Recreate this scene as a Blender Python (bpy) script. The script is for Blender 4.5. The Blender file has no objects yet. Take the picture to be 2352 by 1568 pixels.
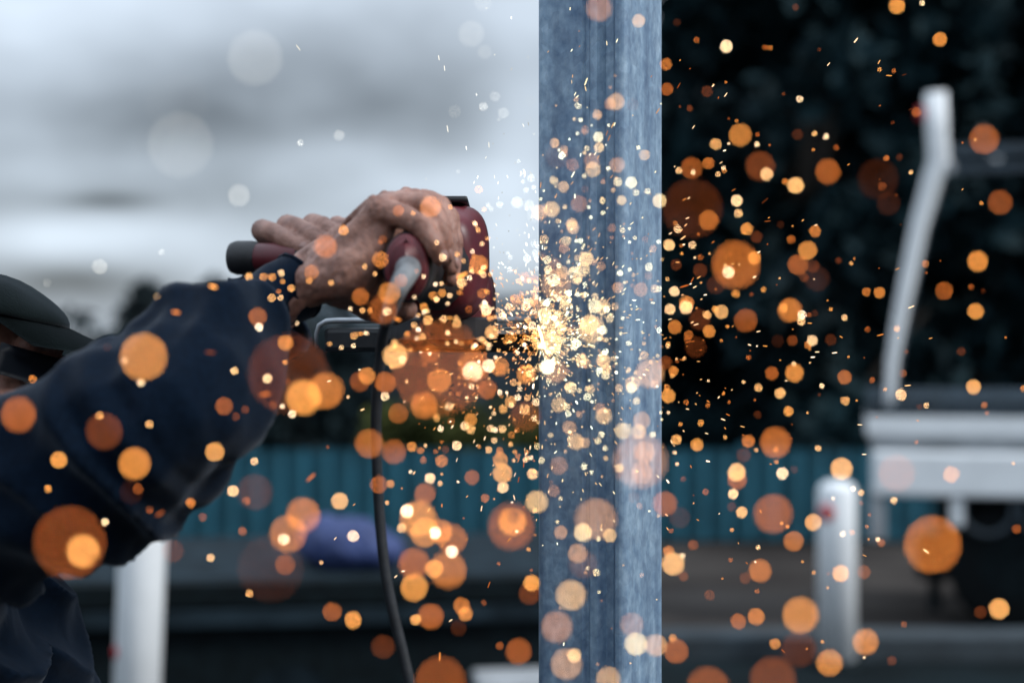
import bpy, bmesh, math, random
import numpy as np
from mathutils import Vector, Matrix, noise
from mathutils.bvhtree import BVHTree
R = math.radians
random.seed(7)
rng = np.random.default_rng(7)
sc = bpy.context.scene
C = sc.collection

# ------------------------------------------------------------------ camera
FOC, CAMZ = 1.22, 1.35
cam = bpy.data.objects.new('camera', bpy.data.cameras.new('camera'))
C.objects.link(cam); sc.camera = cam
cam.location = (0, 0, CAMZ); cam.rotation_euler = (R(90), 0, 0)
cam.data.lens = 55; cam.data.sensor_width = 36
cam.data.clip_start = .02; cam.data.clip_end = 900
cam.data.dof.use_dof = True
cam.data.dof.focus_distance = FOC
cam.data.dof.aperture_fstop = 3.4
cam.data.dof.aperture_blades = 0
TX = .32727 / 1176
def P(x, y, d):
    """a point at distance d in front of the lens (photo position at 2352 x 1568)"""
    return Vector(((x - 1176) * TX * d, d, CAMZ + (784 - y) * TX * d))
def px(d): return TX * d                                    # metres per photo pixel at distance d

# ------------------------------------------------------------------ world
SUN_EL, SUN_AZ = 38, 110                                      # azimuth from +Y towards +X
w = bpy.data.worlds.new('World'); sc.world = w; w.use_nodes = True
nt = w.node_tree; N = nt.nodes; L = nt.links
bg = N['Background']; bg.inputs['Strength'].default_value = .1
def link(v, s):
    if isinstance(v, (int, float)): s.default_value = v
    else: L.new(v, s)
def M_(op, a, b=0., c=0., clamp=False):
    n = N.new('ShaderNodeMath'); n.operation = op; n.use_clamp = clamp
    link(a, n.inputs[0]); link(b, n.inputs[1]); link(c, n.inputs[2])
    return n.outputs[0]
sky = N.new('ShaderNodeTexSky'); sky.sky_type = 'NISHITA'; sky.sun_disc = False
sky.sun_elevation = R(SUN_EL); sky.sun_rotation = R(SUN_AZ)
tc = N.new('ShaderNodeTexCoord'); sep = N.new('ShaderNodeSeparateXYZ')
L.new(tc.outputs['Generated'], sep.inputs[0])
sx, sy, sz = sep.outputs
yy = M_('MAXIMUM', sy, .2)
u = M_('DIVIDE', sx, yy); v = M_('DIVIDE', sz, yy)
# overcast: brighter towards the zenith, cloud banks low in the sky
base = M_('MULTIPLY_ADD', M_('MAXIMUM', sz, 0.), 1.35, .268)
mp = N.new('ShaderNodeMapping'); mp.inputs['Scale'].default_value = (2.0, 2.0, 4.6)
mp.inputs['Location'].default_value = (.3, .1, .7)
L.new(tc.outputs['Generated'], mp.inputs[0])
nz = N.new('ShaderNodeTexNoise'); nz.inputs['Scale'].default_value = 3.2
nz.inputs['Detail'].default_value = 5; nz.inputs['Roughness'].default_value = .58
L.new(mp.outputs[0], nz.inputs['Vector'])
lum = M_('MULTIPLY_ADD', M_('SUBTRACT', nz.outputs['Fac'], .5), .62, base)
CLOUDS = [(300, -60, 950, 105, .20), (30, 90, 200, 100, .20), (330, 255, 260, 85, -.24), (520, 300, 150, 60, -.12), (700, 160, 330, 65, -.17),
          (880, 270, 240, 75, -.18), (1195, 330, 90, 220, .22), (800, 350, 170, 32, .10), (1000, 420, 210, 50, .24), (1080, 250, 80, 60, -.05),
          (130, 545, 240, 55, .56), (250, 462, 110, 18, -.34), (80, 400, 150, 40, .12), (560, 430, 170, 70, -.05), (640, 400, 60, 30, .06), (1120, 560, 200, 110, .34),
          (600, 575, 300, 70, .22), (310, 660, 130, 45, -.08), (170, 640, 120, 25, -.12), (150, 740, 220, 55, .22)]
for (cx, cy, cw, ch, a) in CLOUDS:
    du = M_('DIVIDE', M_('SUBTRACT', u, (cx - 1176) * TX), cw * TX)
    dv = M_('DIVIDE', M_('SUBTRACT', v, (784 - cy) * TX), ch * TX)
    q = M_('ADD', M_('MULTIPLY', du, du), M_('MULTIPLY', dv, dv))
    g = M_('EXPONENT', M_('MULTIPLY', q, -.8))
    lum = M_('MULTIPLY_ADD', g, a, lum)
lum = M_('MULTIPLY', M_('MAXIMUM', lum, .05), 10.)
tint = N.new('ShaderNodeVectorMath'); tint.operation = 'SCALE'
tint.inputs[0].default_value = (.86, .985, 1.13)
L.new(lum, tint.inputs['Scale'])
mx = N.new('ShaderNodeMix'); mx.data_type = 'RGBA'; mx.inputs['Factor'].default_value = .9
L.new(sky.outputs[0], mx.inputs['A']); L.new(tint.outputs[0], mx.inputs['B'])
L.new(mx.outputs['Result'], bg.inputs['Color'])

sun = bpy.data.objects.new('sun', bpy.data.lights.new('sun', 'SUN')); C.objects.link(sun)
sun.data.energy = 2.1; sun.data.angle = R(14); sun.data.color = (1, .97, .93)
_d = Vector((math.sin(R(SUN_AZ)) * math.cos(R(SUN_EL)), math.cos(R(SUN_AZ)) * math.cos(R(SUN_EL)), math.sin(R(SUN_EL))))
sun.rotation_euler = _d.to_track_quat('Z', 'Y').to_euler()

vs = sc.view_settings
vs.view_transform = 'Standard'; vs.look = 'None'; vs.exposure = .16; vs.gamma = 1; vs.use_curve_mapping = False
sc.cycles.use_adaptive_sampling = False
sc.cycles.use_denoising = True
sc.cycles.denoising_input_passes = 'RGB_ALBEDO_NORMAL'
sc.cycles.sample_clamp_indirect = 3
sc.cycles.max_bounces = 6; sc.cycles.transparent_max_bounces = 6
sc.cycles.caustics_reflective = False; sc.cycles.caustics_refractive = False

# ------------------------------------------------------------------ helpers
MATS = {}
def mat(name, col, rough=.7, metal=0., var=.0, vscale=20., bump=0., bscale=200., col2=None, stretch=(1, 1, 1), sss=0., spec=.5, detail=5, sheen=0.):
    if name in MATS: return MATS[name]
    m = bpy.data.materials.new(name); m.use_nodes = True; MATS[name] = m
    t = m.node_tree; b = t.nodes['Principled BSDF']
    b.inputs['Roughness'].default_value = rough; b.inputs['Metallic'].default_value = metal
    b.inputs['Specular IOR Level'].default_value = spec
    b.inputs['Base Color'].default_value = (*col, 1)
    if sss:
        b.inputs['Subsurface Weight'].default_value = sss
        b.inputs['Subsurface Radius'].default_value = (1, .35, .2); b.inputs['Subsurface Scale'].default_value = .006
    if sheen:
        b.inputs['Sheen Weight'].default_value = sheen; b.inputs['Sheen Roughness'].default_value = .4
        b.inputs['Sheen Tint'].default_value = (.75, .85, 1, 1)
    co = t.nodes.new('ShaderNodeTexCoord'); mpn = t.nodes.new('ShaderNodeMapping')
    mpn.inputs['Scale'].default_value = stretch
    t.links.new(co.outputs['Object'], mpn.inputs[0])
    if var or col2:
        n = t.nodes.new('ShaderNodeTexNoise'); n.inputs['Scale'].default_value = vscale; n.inputs['Detail'].default_value = detail
        t.links.new(mpn.outputs[0], n.inputs['Vector'])
        r = t.nodes.new('ShaderNodeValToRGB')
        c2 = col2 or tuple(min(1, c * (1 + var)) for c in col)
        c1 = col if col2 else tuple(c * (1 - var) for c in col)
        r.color_ramp.elements[0].position = .32; r.color_ramp.elements[1].position = .68
        r.color_ramp.elements[0].color = (*c1, 1); r.color_ramp.elements[1].color = (*c2, 1)
        t.links.new(n.outputs['Fac'], r.inputs[0]); t.links.new(r.outputs[0], b.inputs['Base Color'])
    if bump:
        n2 = t.nodes.new('ShaderNodeTexNoise'); n2.inputs['Scale'].default_value = bscale; n2.inputs['Detail'].default_value = 4
        t.links.new(mpn.outputs[0], n2.inputs['Vector'])
        bp = t.nodes.new('ShaderNodeBump'); bp.inputs['Strength'].default_value = bump; bp.inputs['Distance'].default_value = .002
        t.links.new(n2.outputs['Fac'], bp.inputs['Height']); t.links.new(bp.outputs[0], b.inputs['Normal'])
    return m

def link_mesh(name, me, m=None, parent=None, smooth=True):
    o = bpy.data.objects.new(name, me); C.objects.link(o)
    if m: me.materials.append(m)
    if smooth:
        for p in me.polygons: p.use_smooth = True
    if parent: o.parent = parent
    return o
def obj(name, bm, m=None, parent=None, smooth=False):
    bmesh.ops.recalc_face_normals(bm, faces=bm.faces[:])
    me = bpy.data.meshes.new(name); bm.to_mesh(me); bm.free()
    return link_mesh(name, me, m, parent, smooth)
def tag(o, label, cat, group=None, kind=None):
    if label: o['label'] = label
    if cat: o['category'] = cat
    if group: o['group'] = group
    if kind: o['kind'] = kind
    return o
def thing(name, label, cat, loc=(0, 0, 0), group=None):
    # parts are given in world coordinates, so the Empty's offset is undone by parent_to()
    o = bpy.data.objects.new(name, None); C.objects.link(o); o.location = loc
    o.empty_display_size = .1
    return tag(o, label, cat, group)
def keep(o, root):
    """parent o to root keeping its world place"""
    o.parent = root
    o.matrix_parent_inverse = Matrix.Translation(root.location).inverted() if root.parent is None else Matrix.Identity(4)
    return o
def struct(o): o['kind'] = 'structure'; return o

def box(bm, c, s, rz=0, bev=0, rot=None):
    m = Matrix.Translation(Vector(c)) @ (rot if rot else Matrix.Rotation(rz, 4, 'Z')) @ Matrix.Diagonal((*s, 1))
    r = bmesh.ops.create_cube(bm, size=1, matrix=m)
    if bev:
        es = {e for v_ in r['verts'] for e in v_.link_edges}
        bmesh.ops.bevel(bm, geom=list(es), offset=bev, segments=2, profile=.6, affect='EDGES')
def tube(bm, pts, rad, n=10, cap=True, sq=None):
    """swept tube; rad is a number or a list; sq=(sx, sz) flattens the section"""
    pts = [Vector(p) for p in pts]; rs = rad if isinstance(rad, (list, tuple)) else [rad] * len(pts)
    rings = []; nrm = None
    for i, p in enumerate(pts):
        t = (pts[min(i + 1, len(pts) - 1)] - pts[max(i - 1, 0)]).normalized()
        if nrm is None:
            a = Vector((0, 0, 1)) if abs(t.z) < .9 else Vector((0, 1, 0))
            nrm = (a - t * a.dot(t)).normalized()
        else: nrm = (nrm - t * nrm.dot(t)).normalized()
        bi = t.cross(nrm)
        q = sq or (1, 1)
        rings.append([bm.verts.new(p + (nrm * math.cos(k * 2 * math.pi / n) * q[0] + bi * math.sin(k * 2 * math.pi / n) * q[1]) * rs[i]) for k in range(n)])
    for a, b in zip(rings, rings[1:]):
        for k in range(n): bm.faces.new((a[k], a[(k + 1) % n], b[(k + 1) % n], b[k]))
    if cap: bm.faces.new(rings[0][::-1]); bm.faces.new(rings[-1])
def sphere(bm, c, r, sub=2, mtx=None):
    m = Matrix.Translation(Vector(c)) @ (mtx or Matrix.Identity(4)) @ (Matrix.Diagonal((*r, 1)) if isinstance(r, (tuple, list)) else Matrix.Scale(r, 4))
    bmesh.ops.create_icosphere(bm, subdivisions=sub, radius=1, matrix=m)
def spline(ps, n):
    ps = [Vector(p) for p in ps]; out = []
    q = [ps[0] * 2 - ps[1]] + ps + [ps[-1] * 2 - ps[-2]]
    for i in range(1, len(q) - 2):
        for k in range(n):
            t = k / n; a, b, c, d = q[i - 1:i + 3]
            out.append(.5 * ((2 * b) + (c - a) * t + (2 * a - 5 * b + 4 * c - d) * t * t + (3 * b - a - 3 * c + d) * t ** 3))
    out.append(ps[-1]); return out
_SPH = None
def unit_sphere():
    global _SPH
    if _SPH is None:
        bm = bmesh.new(); bmesh.ops.create_icosphere(bm, subdivisions=2, radius=1)
        _SPH = np.array([v_.co[:] for v_ in bm.verts]); bm.free()
    return _SPH
def cone_(bm, a, ra, b, rb):
    """solid between two balls (one joint-to-joint piece of a body)"""
    s = unit_sphere(); vs_ = []
    for c, r in ((a, ra), (b, rb)):
        for q in s: vs_.append(bm.verts.new((c[0] + q[0] * r, c[1] + q[1] * r, c[2] + q[2] * r)))
    r_ = bmesh.ops.convex_hull(bm, input=vs_)
    dead = [e for e in r_['geom_interior'] if isinstance(e, bmesh.types.BMVert)]
    bmesh.ops.delete(bm, geom=dead, context='VERTS')
def chain(bm, pts):
    """pts: (point, radius) list"""
    for (a, ra), (b, rb) in zip(pts, pts[1:]): cone_(bm, a, ra, b, rb)
def fuse(bm, voxel, smooth=6, fac=.5):
    """one continuous skin around everything in bm"""
    me = bpy.data.meshes.new('tmp'); bm.to_mesh(me); bm.free()
    o = bpy.data.objects.new('tmp', me); C.objects.link(o)
    m1 = o.modifiers.new('r', 'REMESH'); m1.mode = 'VOXEL'; m1.voxel_size = voxel
    m2 = o.modifiers.new('s', 'SMOOTH'); m2.factor = fac; m2.iterations = smooth
    dg = bpy.context.evaluated_depsgraph_get()
    out = bpy.data.meshes.new_from_object(o.evaluated_get(dg))
    bpy.data.objects.remove(o); bpy.data.meshes.remove(me)
    return out
def relief(me, f):
    n = len(me.vertices); co = np.empty(n * 3); no = np.empty(n * 3)
    me.vertices.foreach_get('co', co); me.vertex_normals.foreach_get('vector', no)
    co = co.reshape(-1, 3); no = no.reshape(-1, 3)
    h_ = np.array([f(Vector(c_)) for c_ in co.tolist()])
    me.vertices.foreach_set('co', (co + no * h_[:, None]).ravel()); me.update()
def foliage(name, centres, n, spread, size, m, parent, seed=1):
    """n leaf faces scattered round clump centres [(x,y,z,r)]"""
    g = np.random.default_rng(seed); c = np.array(centres)
    i = g.integers(0, len(c), n); d = g.normal(size=(n, 3)); d /= np.linalg.norm(d, axis=1)[:, None]
    p = c[i, :3] + d * (c[i, 3:4] * g.uniform(.35, 1.0, (n, 1)) ** .6) * spread
    a = g.normal(size=(n, 3)); a /= np.linalg.norm(a, axis=1)[:, None]
    b = np.cross(a, g.normal(size=(n, 3))); b /= np.linalg.norm(b, axis=1)[:, None]
    s = size * g.uniform(.6, 1.3, (n, 1))
    vs_ = np.stack([p - a * s, p + b * s * .5, p + a * s, p - b * s * .5], 1).reshape(-1, 3)
    me = bpy.data.meshes.new(name)
    me.from_pydata(vs_.tolist(), [], [(4 * k, 4 * k + 1, 4 * k + 2, 4 * k + 3) for k in range(n)])
    return link_mesh(name, me, m, parent, False)

# ------------------------------------------------------------------ ground
asphalt = mat('asphalt', (.004, .0085, .0105), .95, spec=.1, var=.4, vscale=3, bump=.4, bscale=60)
dirt = mat('gravel_ground', (.019, .016, .015), .95, vscale=1.4, col2=(.070, .062, .057), spec=.12, bump=.8, bscale=25, stretch=(.6, 1, 1))
concrete = mat('kerb_concrete', (.032, .044, .053), .85, var=.3, vscale=6, bump=.4, bscale=80)
bm = bmesh.new()
bmesh.ops.create_grid(bm, x_segments=8, y_segments=8, size=400, matrix=Matrix.Translation((0, 200, -.004)))
struct(obj('ground', bm, dirt))
bm = bmesh.new(); box(bm, (0, 1.6, -.02), (40, 10.0, .05)); struct(obj('asphalt_yard', bm, asphalt))
bm = bmesh.new(); box(bm, (0, 6.72, .045), (40, .22, .12), bev=.015); struct(obj('kerb_strip', bm, concrete))

# ------------------------------------------------------------------ far background
leaf_dark = mat('needle_leaves', (.005, .021, .027), .8, var=.5, vscale=1.5, spec=.2)
leaf_hedge = mat('hedge_leaves', (.017, .032, .036), .8, var=.5, vscale=2, spec=.2)
leaf_olive = mat('olive_leaves', (.055, .065, .018), .8, var=.5, vscale=3, spec=.2)
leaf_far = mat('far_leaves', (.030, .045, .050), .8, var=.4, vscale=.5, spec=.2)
bark = mat('bark', (.02, .018, .016), .95, var=.4, vscale=8, bump=.8, bscale=20)

def tree(name, label, x, y, h, spread, m, n, leaf, seed, group, cone=True, base=.1):
    t = thing(name, label, 'tree', (x, y, 0), group)
    g = random.Random(seed)
    b = bmesh.new()
    tube(b, [(0, 0, -.1), (.05, 0, h * .4), (-.03, .04, h * .75), (0, 0, h * .97)], [h * .026, h * .02, h * .011, h * .003], 8)
    for k in range(9):
        a = k * 2.4; z0 = h * (base + .1 + k * .08)
        rr = spread * (1 - .85 * k / 9 if cone else .8)
        tube(b, [(0, 0, z0), (math.cos(a) * rr * .5, math.sin(a) * rr * .5, z0 + .15), (math.cos(a) * rr * .9, math.sin(a) * rr * .9, z0 + (.05 if cone else .7))], [h * .008, h * .005, h * .002], 5)
    obj('trunk', b, bark, t, True)
    cs = []
    for k in range(90):
        f = g.random(); z = h * (base + (1 - base) * f)
        env = spread * ((1 - f) ** .75 if cone else math.sin(math.pi * min(1, .12 + f * .9)) ** .6)
        a = g.random() * 6.283; rr = env * math.sqrt(g.random())
        cs.append((math.cos(a) * rr, math.sin(a) * rr, z, .28 * spread * (1.15 - .6 * f if cone else .9) * g.uniform(.6, 1.2)))
    foliage('crown', cs, n, 1.0, leaf, m, t, seed)
    return t
# dark conifers behind the yard on the right
spots = [(2.45, 12.6, 8.6, 1.95, 'left end of the dark row, close behind the post'), (5.6, 13.2, 9.4, 2.2, 'behind the top of the bent white arm'),
         (8.6, 13.8, 8.8, 2.3, 'right end of the dark row'), (4.2, 15.4, 10.5, 2.3, 'standing back between its front neighbours'), (7.3, 15.8, 10.4, 2.4, 'standing back near the right edge'), (2.9, 16.6, 9.6, 1.9, 'farthest back behind the post')]
for i, (x, y, h, s, lab) in enumerate(spots):
    tree('conifer_tree', 'tall near black conifer ' + lab, x, y, h, s, leaf_dark, 12000, .17, 20 + i, 'dark conifers behind the yard', True, .01)
tree('broad_tree', 'broad dark tree filling the gap just right of the post', 2.15, 11.8, 8.8, 1.35, leaf_dark, 11000, .16, 60, None, False, .0)
# hedge on the left
def hedge(name, label, x0, x1, y, dep, h, m, n, leaf, seed):
    t = thing(name, label, 'hedge' if 'hedge' in name else 'bush', ((x0 + x1) / 2, y, 0))
    g = random.Random(seed); hw = (x1 - x0) / 2
    cs = [(g.uniform(-hw, hw), g.uniform(-dep, dep), g.uniform(.05, h) - .12 * g.random(), g.uniform(.16, .3) * min(1, h)) for _ in range(int(60 * hw * h) + 20)]
    foliage('foliage', cs, n, 1., leaf, m, t, seed)
    for k in range(int(hw * 3) + 3):
        b = bmesh.new(); x = g.uniform(-hw, hw); tube(b, [(x, 0, 0), (x + g.uniform(-.1, .1), g.uniform(-.1, .1), h * .8)], [.025, .01], 5)
        obj('stem', b, bark, t)
    return t
hedge('hedge', 'long dark clipped hedge behind the low teal fence', -7.5, -1.15, 12.2, .5, 1.5, leaf_hedge, 16000, .09, 3)
hedge('olive_bush', 'loose olive green bush behind the teal fence beside the post', -.95, .25, 11.6, .4, .85, leaf_olive, 3500, .07, 4)
# distant trees in the left sky
tree('distant_tree', 'hazy grey tree rising behind the worker\'s sleeve', *(P(335, 784, 70).xy), 3.9, 1.15, leaf_far, 2500, .3, 41, 'far trees above the hedge', False, .2)
tree('distant_tree', 'small hazy grey tree just left of the black side handle', *(P(492, 784, 74).xy), 4.2, 1.0, leaf_far, 2200, .3, 42, 'far trees above the hedge', False, .2)
# small grey shed
shed_wall = mat('shed_boards', (.06, .085, .105), .8, var=.3, vscale=5, stretch=(6, 6, .3))
shed_roof = mat('shed_roof_sheet', (.035, .06, .075), .6, var=.3, vscale=3)
t = thing('garden_shed', 'small grey board shed with a shallow roof behind the grinder', 'shed', (-.35, 13.6, 0))
b = bmesh.new(); box(b, (0, 0, .72), (2.5, 1.8, 1.44)); obj('wall', b, shed_wall, t)
b = bmesh.new()
for s in (-1, 1): box(b, (0, s * .52, 1.60), (2.8, 1.16, .04), rot=Matrix.Rotation(s * -.2, 4, 'X'))
obj('roof', b, shed_roof, t)
b = bmesh.new(); box(b, (-.7, -.93, .6), (.7, .05, 1.2)); dd = obj('door', b, shed_roof, t)
for k in range(14):
    b = bmesh.new(); box(b, (-1.14 + k * .176, -.915, .72), (.165, .03, 1.42)); obj('plank', b, shed_wall, t)
# low teal fence of upright sheets
teal = mat('teal_paint', (.018, .12, .175), .55, var=.25, vscale=2.5, bump=.1)
t = thing('sheet_fence', 'low teal sheet metal fence across the back of the yard', 'fence', (0, 10.4, 0))
pw = .62
def corrugated():
    b = bmesh.new(); n = 16; rows = []
    for k in range(n + 1):
        x = -pw / 2 + pw * k / n; y = .009 * (1 if k % 4 in (1, 2) else 0)
        rows.append((b.verts.new((x, y, 0)), b.verts.new((x, y, .60))))
    for a, c in zip(rows, rows[1:]): b.faces.new((a[0], c[0], c[1], a[1]))
    e = bmesh.ops.solidify(b, geom=b.faces[:], thickness=.004)
    return b
me_sheet = None
for k in range(22):
    if me_sheet is None:
        o = obj('sheet_panel', corrugated(), teal, t); me_sheet = o.data
    else:
        o = bpy.data.objects.new('sheet_panel', me_sheet); C.objects.link(o); o.parent = t
    o.location = (-6.6 + k * (pw + .006), random.uniform(-.006, .006), .03)
for z in (.12, .5):
    b = bmesh.new(); box(b, (0, .05, z), (14, .04, .05)); obj('rail', b, teal, t)
for k in range(9):
    b = bmesh.new(); box(b, (-6.7 + k * 1.65, .1, .33), (.06, .05, .66), bev=.004); obj('post', b, teal, t)

# ------------------------------------------------------------------ white posts
white = mat('white_paint', (.82, .85, .87), .5, var=.06, vscale=8, bump=.1, bscale=40)
red = mat('red_reflector', (.5, .02, .03), .3)
black = mat('black_steel', (.0035, .0075, .0095), .75, spec=.12, var=.4, vscale=20, bump=.1)
rubber = mat('tyre_rubber', (.004, .006, .007), .9, spec=.15, bump=.3, bscale=60)
def bollard(label, base, h, r, tilt, rx, rz, rs_=1.):
    t = thing('bollard', label, 'bollard', base, 'white marker posts in the yard'); t.rotation_euler = (0, tilt, 0)
    b = bmesh.new()
    tube(b, [(0, 0, -.02), (0, 0, h - r * .55), (0, 0, h - r * .25), (0, 0, h - r * .06), (0, 0, h)], [r, r * .98, r * .86, r * .5, r * .08], 28); obj('post', b, white, t, True)
    b = bmesh.new(); tube(b, [(0, 0, 0), (0, 0, .02), (0, 0, .035)], [r * 1.5, r * 1.45, r * 1.1], 24); obj('base_collar', b, black, t, True)
    b = bmesh.new()
    ang = math.asin(max(-1, min(1, rx / r)))
    sphere(b, (math.sin(ang) * r, -math.cos(ang) * r, rz), (.034 * rs_, .012 * rs_, .038 * rs_), 2, Matrix.Rotation(ang, 4, 'Z')); obj('reflector', b, red, t, True)
    return t
p = P(1922, 1530, 6.5); bollard('short white round topped bollard with a red reflector on the gravel', (p.x, 6.5, 0), .775, .080, 0, -.055, .645)
p = P(303, 1500, 4.0); bollard('thick white post behind the worker\'s elbow with its top hidden', (p.x - .005, 4.0, 0), 1.06, .060, R(2.2), -.052, .56, .45)

# ------------------------------------------------------------------ white trailer with raised arm (right)
slate = mat('slate_steel', (.030, .048, .065), .6, var=.3, vscale=6)
greyed = mat('greyed_white', (.36, .38, .40), .6, var=.25, vscale=5)  # white toned down to an uneven grey
D = 7.3; q = px(D)
def zz(y): return CAMZ + (784 - y) * q
def xx(x): return (x - 1176) * q
t = thing('trailer', 'white trailer body with a tall bent white arm and dark crossbar', 'trailer', (xx(2300), D, 0)); t.rotation_euler = (0, 0, R(-12.5))
def tp(name, bm_, m, parent=None, smooth=False):
    o = obj(name, bm_, m, None, smooth)
    if parent is None: return keep(o, t)
    o.parent = parent; return o
x0, x1 = xx(1997), xx(2900); xm, xw = (x0 + x1) / 2, x1 - x0
b = bmesh.new(); box(b, (xm, D + .4, (zz(958) + zz(1004)) / 2), (xw, .9, zz(958) - zz(1004)), bev=.012); tp('upper_panel', b, white)
b = bmesh.new(); box(b, (xm + .01, D + .42, (zz(1004) + zz(1036)) / 2), (xw - .03, .82, zz(1004) - zz(1036) - .003)); tp('recessed_strip', b, greyed)
b = bmesh.new(); box(b, (xm + .02, D + .38, (zz(1038) + zz(1140)) / 2), (xw - .02, .94, zz(1038) - zz(1140)), bev=.02); tp('side_panel', b, white)
b = bmesh.new(); box(b, (xm, D - .02, zz(944)), (xw, .06, zz(932) - zz(956)), bev=.008); tp('top_rail', b, slate)
b = bmesh.new(); box(b, (xm, D + .8, zz(920)), (xw, .05, zz(908) - zz(936)), bev=.008); tp('top_rail', b, slate)
b = bmesh.new(); box(b, (xx(2022), D - .03, (zz(1120) + zz(1245)) / 2), (.075, .07, zz(1120) - zz(1245)), bev=.01); tp('support_leg', b, greyed)
for (cx, cy, r, a0, a1) in ((2268, 1168, 56, 195, 352), (2402, 1168, 60, 185, 355)):
    b = bmesh.new(); pts = [Vector((xx(cx) + math.cos(R(a)) * r * q, D - .05, zz(cy) + math.sin(R(a)) * r * q)) for a in range(a0, a1 + 1, 12)]
    tube(b, [pts[0] + Vector((0, 0, .09))] + pts + [pts[-1] + Vector((0, 0, .09))], .013, 10); tp('hook_bracket', b, slate, None, True)
b = bmesh.new(); box(b, (xx(2200), D - .04, zz(1175)), (.06, .06, .13), bev=.01); tp('bracket_plate', b, white)
b = bmesh.new(); box(b, (xm + .15, D + .45, zz(1200)), (xw - .4, .7, .16)); tp('chassis', b, black)
for (cx, cy_) in ((xx(2330), D + .1), (xx(2330), D + 1.0)):
    b = bmesh.new()
    tube(b, [(cx, cy_ - .1, .30), (cx, cy_ - .08, .30), (cx, cy_ + .08, .30), (cx, cy_ + .1, .30)], [.25, .30, .30, .25], 28); wo = tp('wheel', b, rubber, None, True)
    b = bmesh.new(); tube(b, [(cx, cy_ - .105, .30), (cx, cy_ - .095, .30)], [.15, .17], 20)
    for k in range(5):
        a = k * 1.257; box(b, (cx + math.cos(a) * .09, cy_ - .11, .30 + math.sin(a) * .09), (.03, .02, .03))
    r_ = obj('rim', b, black, None); keep(r_, t); r_.parent = wo; r_.matrix_parent_inverse = Matrix.Identity(4)
b = bmesh.new(); tube(b, [(xx(2160), D + .2, zz(1240)), (xx(2155), D + .15, zz(1420))], .03, 8); box(b, (xx(2155), D + .15, .26), (.16, .16, .03)); tp('jack_leg', b, black)
b = bmesh.new(); box(b, (xx(2170), D + .3, zz(1300)), (.22, .3, .2), bev=.02); tp('tool_box', b, black)
arm = [(2154, 208, 25), (2157, 300, 25), (2162, 366, 26), (2146, 410, 23), (2118, 510, 20), (2089, 650, 18), (2070, 745, 16), (2056, 830, 13), (2051, 900, 11), (2048, 948, 11)]
b = bmesh.new(); tube(b, [(xx(a), D - .01, zz(c)) for a, c, r in arm], [r * q for a, c, r in arm], 14, sq=(.6, 1.0)); ao = tp('arm', b, white, None, True)
b = bmesh.new(); box(b, (xx(2180), D, zz(383)), (.065, .06, .05), bev=.01); bo = tp('arm_bracket', b, greyed)
b = bmesh.new(); tube(b, [(xx(a + r * .95), D + .06, zz(c)) for a, c, r in arm[3:]], [.018] * 7, 8); tp('shaded_flange', b, slate, None, True)  # shade on the arm's channel flange, put in as a dark slate colour
b = bmesh.new(); sphere(b, (xx(2122), D - .01, zz(256)), (.022, .02, .035)); tp('reflector', b, red, None, True)
b = bmesh.new(); box(b, (xx(2560), D + .05, zz(342)), (xx(2950) - xx(2190), .05, .055), bev=.006); box(b, (xx(2560), D + .06, zz(380)), (xx(2950) - xx(2190), .04, .05)); tp('crossbar', b, slate)
b = bmesh.new(); tube(b, [(xx(2930), D, zz(950)), (xx(2930), D, zz(300))], .04, 10, sq=(1, 1)); tp('arm', b, white, None, True)

# ------------------------------------------------------------------ dark flatbed trailer (left, behind the arm)
D2 = 4.6
t = thing('flatbed_trailer', 'low black flatbed trailer behind the hanging power cord', 'trailer', (-.75, D2, -.10)); t.rotation_euler = (0, 0, R(7))
steel_g = mat('worn_grey_steel', (.012, .021, .028), .9, spec=.1, var=.4, vscale=9)
b = bmesh.new(); box(b, (0, .5, .735), (2.1, 1.0, .04), bev=.004); obj('deck', b, steel_g, t)
b = bmesh.new(); box(b, (0, -.02, .715), (2.12, .05, .07), bev=.006); obj('side_rail', b, black, t)
b = bmesh.new(); box(b, (0, -.03, .645), (2.06, .045, .05), bev=.006); obj('lower_rail', b, steel_g, t)
b = bmesh.new(); box(b, (0, .02, .45), (2.0, .05, .33)); obj('side_panel', b, black, t)
b = bmesh.new(); box(b, (0, .5, .55), (1.9, .7, .12)); obj('chassis', b, black, t)
for s in (.08, .95):
    b = bmesh.new(); tube(b, [(.1, s - .08, .37), (.1, s - .06, .37), (.1, s + .06, .37), (.1, s + .08, .37)], [.23, .27, .27, .23], 24); wo = obj('wheel', b, rubber, t, True)
    b = bmesh.new(); tube(b, [(.1, s - .085, .37), (.1, s - .078, .37)], [.13, .15], 16); obj('rim', b, steel_g, wo)
b = bmesh.new(); box(b, (.80, -.11, .455), (.34, .2, .045), bev=.015); obj('mudguard', b, greyed, t)
# blue bundle on the deck
blue = mat('blue_tarp', (.026, .045, .14), .7, var=.25, vscale=12, bump=.4, bscale=40)
b = bmesh.new(); sphere(b, (0, 0, .07), (.15, .11, .085), 3); sphere(b, (-.07, .02, .08), (.09, .1, .08), 3); sphere(b, (.08, -.01, .055), (.1, .1, .06), 3)
me = fuse(b, .006, 4)
relief(me, lambda c_: noise.noise(c_ * 28) * .008 + noise.noise(c_ * 60) * .003)
p = P(808, 1262, 4.95)
o = link_mesh('tarp_bundle', me, blue); o.location = (p.x, 4.80, .657); tag(o, 'blue crumpled tarpaulin bundle lying on the black flatbed', 'tarpaulin')

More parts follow.
